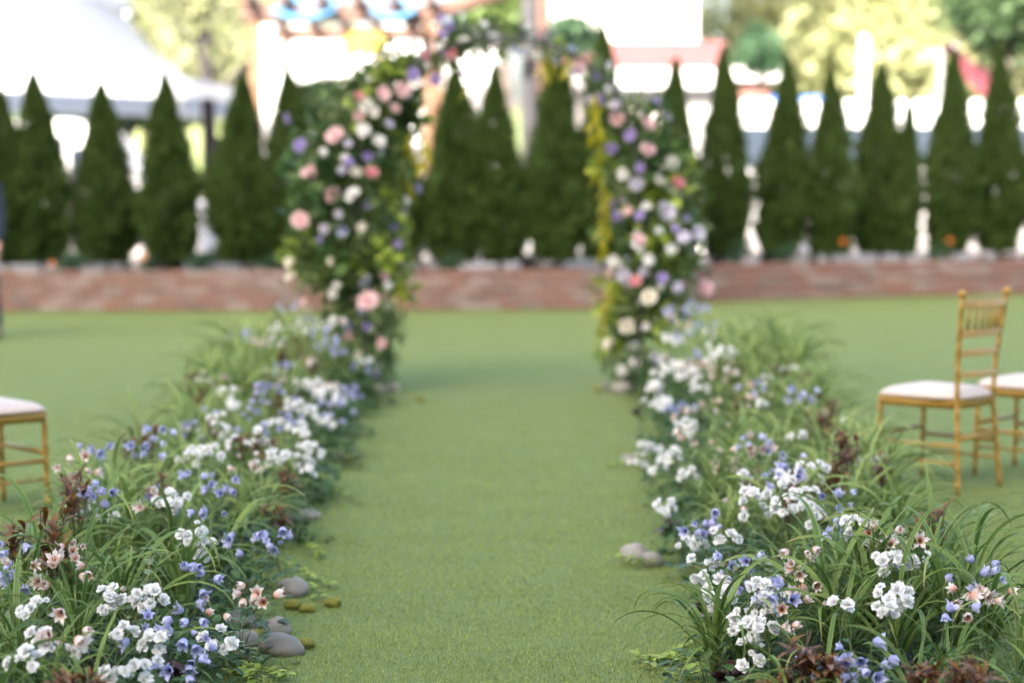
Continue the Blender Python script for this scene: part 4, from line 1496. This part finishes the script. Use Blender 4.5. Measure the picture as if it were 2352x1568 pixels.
def spray(head, kind, n, rad=None):
    """flower spray whose cluster centre is at head; it stands on the ground below"""
    head = Vector(head)
    side = -1 if head.x < 0 else 1
    a, b = span(side, head.y)
    mid = a + (b - a) * .5
    base = Vector((head.x + (mid - head.x) * fr_.uniform(.15, .4), head.y + fr_.uniform(.02, .09), 0))
    what = {'white': 'spray of %s white double blooms', 'blue': 'spray of %s lavender blue bellflowers', 'peach': 'spray of %s peach bellflowers'}[kind] % NUM.get(n, 'many')
    l, g = lab(what, head)
    P = Plant({'white': 'white_flower_spray', 'blue': 'blue_bellflower_spray', 'peach': 'peach_bellflower_spray'}[kind], base, l, 'flower spray', g)
    h = head - base
    fork = h * .72 + Vector((0, 0, -.01))
    st = Geo().put(tube(mini_path((0, 0, -.003), fork, .02), .0028, .002, 5))
    rad = rad or (.045 if kind == 'white' else .055)
    near = head.y < 8.2
    pts = []
    for k in range(n):
        for _ in range(30):
            a_ = fr_.uniform(0, 6.283)
            q = math.sqrt(fr_.random())
            o = Vector((math.cos(a_) * q * rad * 1.15, math.sin(a_) * q * rad * .9, fr_.uniform(-.5, .75) * rad))
            if all((o - e).length > (.023 if kind == 'white' else .032) for e in pts):
                break
        pts.append(o)
        p = h + o
        if kind == 'white':
            d = Vector((o.x / rad * .8, -.55 + o.y / rad * .4, .55 + o.z / rad * .5))
        else:
            d = Vector((o.x / rad * .9 + fr_.gauss(0, .45), -.45 + fr_.gauss(0, .4), fr_.uniform(-.55, .55)))
        d.normalize()
        s = fr_.uniform(.82, 1.16) if fr_.random() > .18 else fr_.uniform(.45, .7)
        st.put(tube(mini_path(fork, p - d * .004, .012, 3), .0013, .001, 4, False))
        P.piece('flower', '%s%d' % (kind, fr_.randint(0, 7)), TRS(p, rot_to(d, fr_.uniform(0, 6.28)), s))
    # stem leaves
    for k in range(6 if kind == 'white' else 4):
        u = fr_.uniform(.35, 1.0)
        p = fork * u
        a_ = fr_.uniform(0, 6.283)
        M = TRS(p, Matrix.Rotation(a_, 4, 'Z') @ Matrix.Rotation(fr_.uniform(-.7, .2), 4, 'Y'), fr_.uniform(.8, 1.2))
        P.piece('leaf', 'leaf%d' % fr_.randint(0, 3), M)
    P.own('stem', st, 'stem')
    P.done(near or n <= 9)


def brown_sprig(top, n=3, leaves=14, mat='brown'):
    top = Vector(top)
    base = Vector((top.x + fr_.uniform(-.03, .03), top.y + fr_.uniform(-.02, .05), 0))
    l, g = lab('bronze leaf sprig with %s tufts' % NUM.get(n, 'many') if mat == 'brown' else 'dark purple broad leaf sprig', top)
    P = Plant('brown_leaf_sprig' if mat == 'brown' else 'purple_leaf_sprig', base, l, 'leaf sprig', g)
    h = top - base
    fork = h * .55
    st = Geo().put(tube(mini_path((0, 0, -.003), fork, .015), .003, .0024, 5))
    for k in range(n):
        o = Vector((fr_.uniform(-1, 1) * .055, fr_.uniform(-1, 1) * .045, fr_.uniform(-.06, .03))) if k else Vector((0, 0, 0))
        t_ = h + o
        st.put(tube(mini_path(fork, t_, .01, 3), .002, .0012, 4))
        for j in range(leaves):
            p = fork.lerp(t_, fr_.uniform(.45, 1.0))
            a_ = j * 2.4 + fr_.uniform(-.3, .3)
            el = fr_.uniform(.0, 1.25)
            P.piece('leaf', ('brown%d' if mat == 'brown' else 'purple%d') % fr_.randint(0, 3), TRS(p, Matrix.Rotation(a_, 4, 'Z') @ Matrix.Rotation(-el, 4, 'Y'), fr_.uniform(.7, 1.1)))
    P.own('stem', st, 'brown_stem')
    P.done(top.y < 7.0)


TUFT_MERGED = []
def tuft_items(n, rr, stem_h):
    L = []
    for k in range(n):
        a = rr.uniform(0, 6.283)
        z = stem_h * rr.uniform(.2, 1.0)
        tilt = rr.uniform(-.1, .5)
        M = Matrix.Translation((math.cos(a) * .008, math.sin(a) * .008, z)) @ Matrix.Rotation(a, 4, 'Z') @ Matrix.Rotation(tilt, 4, 'Y') @ Matrix.Scale(rr.uniform(.75, 1.12), 4)
        L.append(('blade', 'blade%d' % rr.randrange(NB), M))
    return L


tm = random.Random(91)
for k in range(7):
    g = Geo()
    for part, key, M in tuft_items(34, tm, .16):
        g.put(LIB[key][1], M, tm.random())
    TUFT_MERGED.append(make_mesh('blades', g, 'blade' if k < 2 else 'blade_light'))
TUFT_STEM = make_mesh('stem', Geo().put(tube([(0, 0, -.003), (.004, 0, .08), (0, 0, .165)], .006, .004, 5)), 'stem')


def tuft(p, s=1.0, n=26):
    p = Vector((p[0], p[1], 0))
    l, g = lab(('tall' if s > 1.05 else 'short' if s < .9 else 'full') + ' tuft of arching grass blades', p)
    P = Plant('grass_tuft', p, l, 'grass tuft', g)
    P.o.rotation_euler.z = fr_.uniform(0, 6.28)
    P.o.scale = (s, s, s)
    link('stem', TUFT_STEM, P.o)
    if p.y < 6.9:
        P.items = tuft_items(n, fr_, .16)
        P.done(True)
    else:
        link('blades', TUFT_MERGED[fr_.randrange(7)], P.o)


FILL = []
for k in range(5):
    rr = random.Random(700 + k)
    g = Geo()
    for j in range(70):
        a, q = rr.uniform(0, 6.28), math.sqrt(rr.random()) * .15
        p = Vector((math.cos(a) * q, math.sin(a) * q, rr.uniform(.02, .20) * (1 - .3 * q / .15)))
        g.put(LIB['leaf%d' % rr.randint(0, 3)][1], TRS(p, Matrix.Rotation(rr.uniform(0, 6.28), 4, 'Z') @ Matrix.Rotation(rr.uniform(-.9, .5), 4, 'Y'), rr.uniform(.8, 1.5)), rr.random())
        if j % 5 == 0:
            g.put(tube([(p.x * .3, p.y * .3, -.003), p * .6 + Vector((0, 0, .0)), p], .0016, .0012, 4), None, .4)
    FILL.append(make_mesh('foliage', g, 'leaf'))


def filler(p, s=1.0):
    p = Vector((p[0], p[1], 0))
    l, g = lab(('spreading' if s > .92 else 'small') + ' low leafy green plant', p)
    t = tag(thing('leafy_plant', p, fr_.uniform(0, 6.28)), l, 'plant', g)
    t.scale = (s, s, s)
    link('foliage', FILL[fr_.randrange(5)], t)


def vine(pts, kind='lime', zs=.02, what='creeping vine with lime green leaves'):
    pts = [Vector(p) for p in pts]
    l, g = lab(what, pts[-1])
    P = Plant('creeping_vine', pts[0], l, 'vine', g)
    o = pts[0]
    fine = []
    for i in range(len(pts) - 1):
        for u in (0, .33, .66):
            fine.append(pts[i].lerp(pts[i + 1], u) - o + Vector((fr_.uniform(-.008, .008), fr_.uniform(-.008, .008), 0)))
    fine.append(pts[-1] - o)
    P.own('stem', tube(fine, .0022, .0014, 5), 'amber_stem' if kind == 'pale' else 'stem')
    for p in fine[1:]:
        for k in range(3):
            a_ = fr_.uniform(0, 6.28)
            P.piece('leaf', '%s%d' % (kind, fr_.randint(0, 3)), TRS(p + Vector((fr_.uniform(-.012, .012), fr_.uniform(-.012, .012), fr_.uniform(.0, .012))), Matrix.Rotation(a_, 4, 'Z') @ Matrix.Rotation(fr_.uniform(-.6, .1), 4, 'Y'), fr_.uniform(.8, 1.35)))
    P.done(pts[0].y < 8)


# black trays the stems are set in, run under both rows to darken gaps
for side in (-1, 1):
    y = 4.75
    k = 0
    while y < 12.9:
        a, b = span(side, y + .4)
        x0, x1 = a + (b - a) * .27, a + (b - a) * .76
        c = Vector(((x0 + x1) / 2, y + .4, 0))
        e, seg, row = where(c)
        t = tag(thing('planter_tray', c), 'black tray under the flowers %s %s' % (seg, row), 'tray', 'trays %s %s' % (seg, row))
        w = abs(x1 - x0) / 2
        box('tray_floor', (-w, -.38, .001), (w, .38, .035), 'tray', t, .006)
        for s in (-1, 1):
            box('tray_wall', (s * w - .008, -.388, .002), (s * w + .008, .388, .06), 'tray', t, .003)
        y += .8
        k += 1

# surveyed sprays: x, y, head height, kind, blooms
SPRAYS = [
    # row beside the single chair
    (245, 1385, .27, 'white', 4), (300, 1365, .29, 'white', 5), (345, 1378, .28, 'white', 7), (270, 1460, .22, 'white', 4), (360, 1475, .20, 'white', 6), (492, 1475, .15, 'white', 6), (88, 1395, .30, 'white', 5),
    (315, 1535, .19, 'white', 6), (255, 1556, .18, 'white', 5), (70, 1528, .24, 'white', 5), (115, 1490, .25, 'white', 5), (440, 1225, .28, 'white', 7), (395, 1150, .31, 'white', 5), (465, 1262, .25, 'white', 5), (380, 1148, .30, 'white', 4),
    (715, 1035, .22, 'white', 10), (690, 1062, .18, 'white', 8), (480, 1032, .33, 'white', 7), (545, 1020, .30, 'white', 4), (600, 1005, .29, 'white', 6), (640, 1050, .24, 'white', 6), (690, 985, .27, 'white', 7), (700, 890, .30, 'white', 8),
    (735, 905, .27, 'white', 8), (680, 930, .30, 'white', 6), (715, 950, .26, 'white', 7), (475, 865, .36, 'white', 4), (640, 755, .38, 'white', 5), (770, 745, .34, 'white', 6),
    (455, 1318, .30, 'blue', 5), (20, 1275, .36, 'blue', 6), (48, 1340, .30, 'blue', 4), (412, 1428, .24, 'blue', 4), (438, 1455, .20, 'blue', 4), (630, 1258, .20, 'blue', 6), (650, 1225, .24, 'blue', 2), (335, 1035, .36, 'blue', 8), (355, 1000, .38, 'blue', 4),
    (240, 1135, .35, 'blue', 8), (500, 1118, .29, 'blue', 6), (450, 1100, .31, 'blue', 5), (640, 850, .33, 'blue', 8), (620, 900, .32, 'blue', 8), (660, 960, .28, 'blue', 6), (800, 905, .20, 'blue', 8), (778, 965, .18, 'blue', 4),
    (750, 790, .32, 'blue', 10), (730, 765, .35, 'blue', 9), (790, 800, .28, 'blue', 6), (662, 712, .42, 'blue', 4), (552, 775, .38, 'blue', 6), (210, 1030, .38, 'blue', 5), (455, 1385, .22, 'blue', 3), (440, 1500, .15, 'blue', 4), (405, 1550, .14, 'blue', 4), (325, 1440, .24, 'blue', 3), (485, 1190, .27, 'blue', 4),
    (130, 1318, .32, 'peach', 6), (590, 1370, .17, 'peach', 8), (175, 1268, .34, 'peach', 4), (150, 1480, .26, 'peach', 5), (560, 1065, .28, 'peach', 6), (180, 1070, .37, 'peach', 6), (515, 885, .34, 'peach', 4), (585, 790, .36, 'peach', 5), (790, 745, .33, 'peach', 5), (240, 1330, .30, 'peach', 3), (140, 1430, .28, 'peach', 3),
    (490, 1398, .2, 'peach', 3), (655, 880, .30, 'peach', 4),
    # row beside two chairs
    (1765, 1360, .28, 'white', 9), (1755, 1400, .24, 'white', 7), (1740, 1445, .20, 'white', 8), (1695, 1425, .20, 'white', 7), (1665, 1375, .22, 'white', 6), (1612, 1310, .22, 'white', 5), (1650, 1340, .22, 'white', 5), (2050, 1365, .29, 'white', 9),
    (2040, 1400, .26, 'white', 7), (2085, 1300, .32, 'white', 6), (2030, 1298, .32, 'white', 6), (1810, 1160, .31, 'white', 10), (1850, 1150, .31, 'white', 8), (1790, 1120, .33, 'white', 6), (1735, 1145, .30, 'white', 5), (1850, 1085, .33, 'white', 5), (1530, 1168, .18, 'white', 8),
    (1590, 1240, .20, 'white', 6), (1540, 1045, .22, 'white', 7), (1482, 1030, .18, 'white', 5), (1462, 1058, .14, 'white', 5), (1500, 1085, .15, 'white', 4), (1575, 985, .28, 'white', 10), (1500, 890, .26, 'white', 10), (1530, 925, .26, 'white', 8), (1488, 930, .22, 'white', 7),
    (1590, 860, .31, 'white', 9), (1545, 780, .33, 'white', 9), (1610, 890, .29, 'white', 6), (1740, 925, .32, 'white', 5), (1762, 872, .34, 'white', 6), (1560, 840, .31, 'white', 8), (1520, 860, .28, 'white', 7), (1690, 1100, .29, 'white', 4), (1730, 1510, .13, 'white', 5), (1880, 1190, .30, 'white', 4), (1950, 1395, .28, 'white', 3),
    (1605, 1215, .22, 'blue', 7), (1990, 1515, .19, 'blue', 8), (1960, 1545, .17, 'blue', 5), (2262, 1318, .29, 'blue', 5), (2235, 1335, .28, 'blue', 3), (2180, 1420, .25, 'blue', 4), (1692, 1310, .26, 'blue', 4), (1672, 1292, .27, 'blue', 3), (1730, 1022, .32, 'blue', 6), (1810, 1058, .33, 'blue', 5), (1800, 1085, .32, 'blue', 5),
    (1560, 940, .27, 'blue', 6), (1552, 722, .37, 'blue', 10), (1600, 705, .39, 'blue', 8), (1830, 905, .35, 'blue', 4), (1872, 900, .36, 'blue', 3), (1565, 775, .34, 'blue', 7), (1595, 825, .32, 'blue', 7), (1640, 1195, .25, 'blue', 3), (1895, 1215, .30, 'blue', 4), (2010, 1300, .3, 'blue', 3), (1905, 1545, .15, 'blue', 4), (1720, 1345, .25, 'blue', 3),
    (1838, 1285, .31, 'peach', 6), (1832, 1325, .28, 'peach', 4), (1846, 1372, .26, 'peach', 3), (1795, 1440, .21, 'peach', 4), (2272, 1370, .26, 'peach', 6), (2215, 1385, .26, 'peach', 5), (2090, 1262, .34, 'peach', 2), (1625, 935, .28, 'peach', 7), (1605, 850, .32, 'peach', 5), (1665, 860, .33, 'peach', 4), (1585, 1000, .27, 'peach', 4),
    (1560, 740, .37, 'peach', 4), (1750, 900, .33, 'peach', 4),
]
for x, y, z, k, n in SPRAYS:
    h = PZ(x, y, z + (.05 if z > .2 and y < 1230 else .02))
    if y < 900:
        h = PD(x, y, 10.6 + (900 - y) / 200 * 2.3)
    spray(h, k, n)

BROWNS = [(30, 1185, .40, 3), (105, 1190, .39, 4), (125, 1240, .34, 3), (165, 1112, .40, 4), (175, 1085, .40, 3), (360, 1105, .34, 3), (205, 1545, .20, 4), (150, 1555, .20, 3), (430, 862, .40, 3), (690, 785, .35, 5), (600, 1005, .31, 3), (655, 1090, .20, 3), (640, 1175, .18, 2), (650, 800, .37, 4), (720, 810, .33, 4), (355, 985, .37, 3),
          (2135, 1170, .36, 4), (2105, 1205, .33, 3), (1850, 1490, .20, 5), (1800, 1530, .15, 4), (1900, 1520, .17, 4), (2205, 1530, .20, 4), (2120, 1540, .17, 4), (2240, 1545, .20, 3), (1945, 1000, .42, 5), (1930, 1040, .38, 4), (1900, 925, .40, 4), (1885, 950, .38, 3), (1720, 870, .36, 4), (1690, 845, .36, 3), (1810, 1130, .31, 2), (2020, 1040, .35, 2),
          (1700, 900, .34, 3), (1780, 850, .36, 3)]
for x, y, z, n in BROWNS:
    brown_sprig(PZ(x, y, z + .05) if y > 900 else PD(x, y, 10.6 + (900 - y) / 200 * 2.3), n + 1, 15)
for x, y, z in ((1610, 1385, .12), (1620, 1440, .10), (1650, 1500, .08), (1540, 1210, .1), (625, 1115, .12), (420, 1560, .08), (1465, 940, .12), (1680, 1540, .08)):
    brown_sprig(PZ(x, y, z), 2, 9, 'purple')

# grass tufts: surveyed anchors, then scattered
TUFTS = [(2000, 1420, .13, 1.15), (1900, 1440, .13, 1.1), (2110, 1440, .13, 1.15), (2180, 1460, .13, 1.1), (1980, 1370, .13, 1.15), (2230, 1400, .13, 1.1), (2060, 1480, .13, 1.05), (1640, 1545, .05, .9), (1700, 1560, .05, .9), (2150, 1380, .13, 1.15), (1880, 1370, .13, 1.05), (1930, 1500, .1, 1.0), (2270, 1470, .12, 1.0),
         (1720, 1110, .13, 1.15), (1680, 1090, .13, 1.15), (1760, 1150, .13, 1.1), (1640, 1150, .13, 1.0), (1800, 1230, .13, 1.05), (1950, 1220, .13, 1.1), (1990, 1170, .13, 1.1), (1980, 1110, .13, 1.1), (1890, 1120, .13, 1.1),
         (60, 1450, .13, 1.1), (180, 1420, .13, 1.15), (100, 1350, .13, 1.1), (230, 1300, .13, 1.1), (310, 1280, .13, 1.1), (400, 1310, .13, 1.05), (40, 1530, .13, 1.05), (180, 1500, .13, 1.05), (500, 1300, .13, .95), (260, 1210, .13, 1.1), (360, 1200, .13, 1.1), (460, 1180, .13, 1.05), (550, 1190, .13, 1.0), (420, 1400, .1, .95), (280, 1430, .12, 1.0)]
tpos = []
for x, y, z, s in TUFTS:
    p = PZ(x, y, z)
    tpos.append(p)
    tuft(p, s * 1.08, 30)
for side in (-1, 1):
    made = 0
    tries = 0
    while made < 74 and tries < 4000:
        tries += 1
        y = 4.75 + 8.6 * fr_.random()
        a, b = span(side, y)
        u = fr_.random() ** .7
        if y > 9.0 and u < .4:
            continue
        if u < .18:
            continue
        p = Vector((a + (b - a) * (u * .92 + .02), y, 0))
        if any((p.xy - q.xy).length < .15 for q in tpos):
            continue
        tpos.append(p)
        tuft(p, (1 + .45 * max(0, min(1, (y - 9.8) / 2.6))) * (fr_.uniform(.85, 1.12) if y > 6.9 else fr_.uniform(.75, .95)) * (.8 + .25 * min(1, u * 1.6)), 20)
        made += 1
fpos = []
for side in (-1, 1):
    made = tries = 0
    while made < 118 and tries < 6000:
        tries += 1
        y = 4.6 + 8.9 * fr_.random()
        a, b = span(side, y)
        p = Vector((a + (b - a) * fr_.uniform(.07, .93), y, 0))
        if any((p - q).length < .16 for q in fpos):
            continue
        fpos.append(p)
        filler(p, fr_.uniform(.75, 1.1) * (1 + .5 * max(0, min(1, (y - 9.8) / 2.6))))
        made += 1
# extra small sprays among the grass so that the rows stay full
ex = random.Random(12)
for side in (-1, 1):
    for k in range(44):
        y = 5.2 + 8.0 * ex.random()
        a, b = span(side, y)
        u = ex.random() ** (1.3 if y > 8 else 1)
        z = .14 + .22 * math.sin(math.pi * min(1, .12 + u * .75)) * ex.uniform(.8, 1.1) * (1 + .6 * max(0, min(1, (y - 9.5) / 3)))
        kind = ex.choices(('white', 'blue', 'peach'), (6, 2.5, 2.5))[0]
        spray((a + (b - a) * (.04 + .9 * u), y, z), kind, ex.randint(3, 6))
    for k in range(10):
        y = 6.5 + 6 * ex.random()
        a, b = span(side, y)
        brown_sprig((a + (b - a) * ex.uniform(.3, .98), y, ex.uniform(.28, .38)), ex.randint(2, 4))

# vines at the aisle edges, pale trailing twigs near the front
vine([PZ(1600, 1500, .02), PZ(1560, 1515, .02), PZ(1520, 1518, .015), PZ(1470, 1512, .015)])
vine([PZ(1610, 1480, .03), PZ(1575, 1490, .02), PZ(1535, 1500, .015), PZ(1490, 1528, .015)])
vine([PZ(1620, 1530, .03), PZ(1590, 1545, .02), PZ(1560, 1552, .015)])
vine([PZ(540, 1520, .03), PZ(580, 1535, .02), PZ(620, 1545, .015), PZ(655, 1552, .015)])
vine([PZ(520, 1545, .03), PZ(560, 1550, .02), PZ(610, 1562, .015)])
vine([PZ(640, 1290, .03), PZ(690, 1310, .02), PZ(730, 1330, .015), PZ(760, 1345, .015)])
vine([PZ(650, 1320, .03), PZ(700, 1340, .02), PZ(755, 1375, .015)])
vine([PZ(740, 1120, .03), PZ(780, 1130, .02), PZ(825, 1150, .015)])
vine([PZ(760, 1030, .03), PZ(800, 1035, .02), PZ(840, 1040, .015)])
vine([PZ(1500, 1290, .03), PZ(1460, 1285, .03), PZ(1425, 1282, .02)])
vine([PZ(1470, 1060, .03), PZ(1430, 1065, .02), PZ(1400, 1070, .015)])
vine([PZ(690, 1250, .03), PZ(720, 1265, .02), PZ(735, 1275, .015)])
TW = 'trailing amber twig with small pale leaves'
vine([PZ(1745, 1370, .22), PZ(1720, 1325, .26), PZ(1690, 1300, .28), PZ(1650, 1290, .28), PZ(1600, 1302, .27), PZ(1580, 1302, .26)], 'pale', what=TW)
vine([PZ(1790, 1360, .24), PZ(1770, 1320, .30), PZ(1750, 1295, .32), PZ(1735, 1280, .32)], 'pale', what=TW)
vine([PZ(2070, 1380, .22), PZ(2076, 1320, .30), PZ(2070, 1260, .35), PZ(2055, 1215, .38)], 'pale', what=TW)
vine([PZ(300, 1460, .2), PZ(315, 1400, .27), PZ(330, 1340, .32), PZ(355, 1270, .37)], 'pale', what=TW)
vine([PZ(480, 1480, .14), PZ(530, 1490, .14), PZ(560, 1505, .12), PZ(575, 1515, .10)], 'pale', what=TW)

# hidden supports for the trailing twigs: they root in the trays beneath
# ------------------------------------------------------------------ stones and moss balls
def pebble(name, seed, mat_name, rough, sub=3):
    bm = bmesh.new()
    bmesh.ops.create_icosphere(bm, subdivisions=sub, radius=1)
    for v in bm.verts:
        n0 = noise.noise(v.co * 1.1 + Vector((seed * 3.1, 0, 0)))
        n1 = noise.noise(v.co * (7 if mat_name == 'moss' else 3) + Vector((0, seed * 1.7, 0)))
        v.co *= 1 + .22 * n0 + rough * n1
        v.co.z *= .98
    me = bpy.data.meshes.new(name)
    bm.to_mesh(me)
    bm.free()
    me.polygons.foreach_set('use_smooth', np.ones(len(me.polygons), bool))
    me.materials.append(MT[mat_name])
    return me


STN = [pebble('stone', k, 'stone', .05) for k in range(5)]
MOS = [pebble('moss_ball', 20 + k, 'moss', .22, 4) for k in range(3)]
STONES = [(642, 1505, .125, .075, .055, 'large smooth grey stone at the aisle edge, largest of its heap'), (632, 1462, .08, .06, .05, 'pinkish grey stone behind the largest stone of the heap'),
          (552, 1450, .09, .07, .055, 'pale stone under peach bellflowers in the stone heap'), (562, 1490, .07, .05, .05, 'small stone wedged between moss ball and bellflowers'),
          (674, 1370, .085, .065, .055, 'single rounded pinkish stone beside two moss balls'), (705, 1192, .095, .06, .035, 'flat pale stone of a pair beside the middle of the row'),
          (668, 1198, .06, .05, .035, 'smaller flat stone of the pair beside the middle of the row'), (872, 905, .12, .08, .06, 'pale stone at the arch foot on the single chair side'),
          (838, 900, .09, .07, .06, 'round stone tucked under the arch leg on the single chair side'), (1458, 1288, .085, .06, .055, 'grey stone at the aisle edge of the row beside two chairs'),
          (1430, 905, .13, .08, .07, 'pale stone at the arch foot on the two chair side'), (1395, 895, .06, .05, .05, 'small stone next to the pale arch foot stone'),
          (1500, 1300, .07, .05, .045, 'small stone half under leaves beside the grey aisle stone'), (775, 1050, .06, .04, .03, 'small pale stone on turf below white blooms'),
          (1448, 1065, .07, .05, .04, 'small pale stone below white blooms of the two chair row')]
sr = random.Random(6)
for i, (x, y, a, b, c, l) in enumerate(STONES):
    p = PZ(x, y, 0)
    o = link('stone', STN[i % 5])
    o.location = (p.x, p.y + .02, c * .48)
    o.scale = (a * .60, b * .62, c * .74)
    o.rotation_euler = (sr.uniform(-.1, .1), sr.uniform(-.1, .1), sr.uniform(-.3, .3))
    tag(o, l, 'stone')
MOSS = [(672, 1398, .030, 'moss ball left of another moss ball by the rounded pinkish stone'), (706, 1404, .026, 'moss ball between two others by the rounded pinkish stone'), (764, 1392, .030, 'moss ball lying farthest out on the aisle turf'),
        (700, 1487, .030, 'moss ball on turf beside the large smooth grey stone'), (586, 1475, .040, 'oblong moss ball wedged in the stone heap'), (800, 1060, .034, 'pale moss ball at the aisle edge near white blooms'),
        (966, 920, .030, 'pale moss ball lying on the turf inside the arch'), (1372, 898, .035, 'mossy ball beside the small arch foot stone')]
for i, (x, y, r, l) in enumerate(MOSS):
    p = PZ(x, y, 0)
    o = link('moss_ball', MOS[i % 3])
    o.location = (p.x, p.y, r * .45)
    o.scale = (r * 1.0, r * .8, r * .62)
    o.rotation_euler = (0, 0, sr.uniform(-.5, .5))
    tag(o, l, 'moss ball')
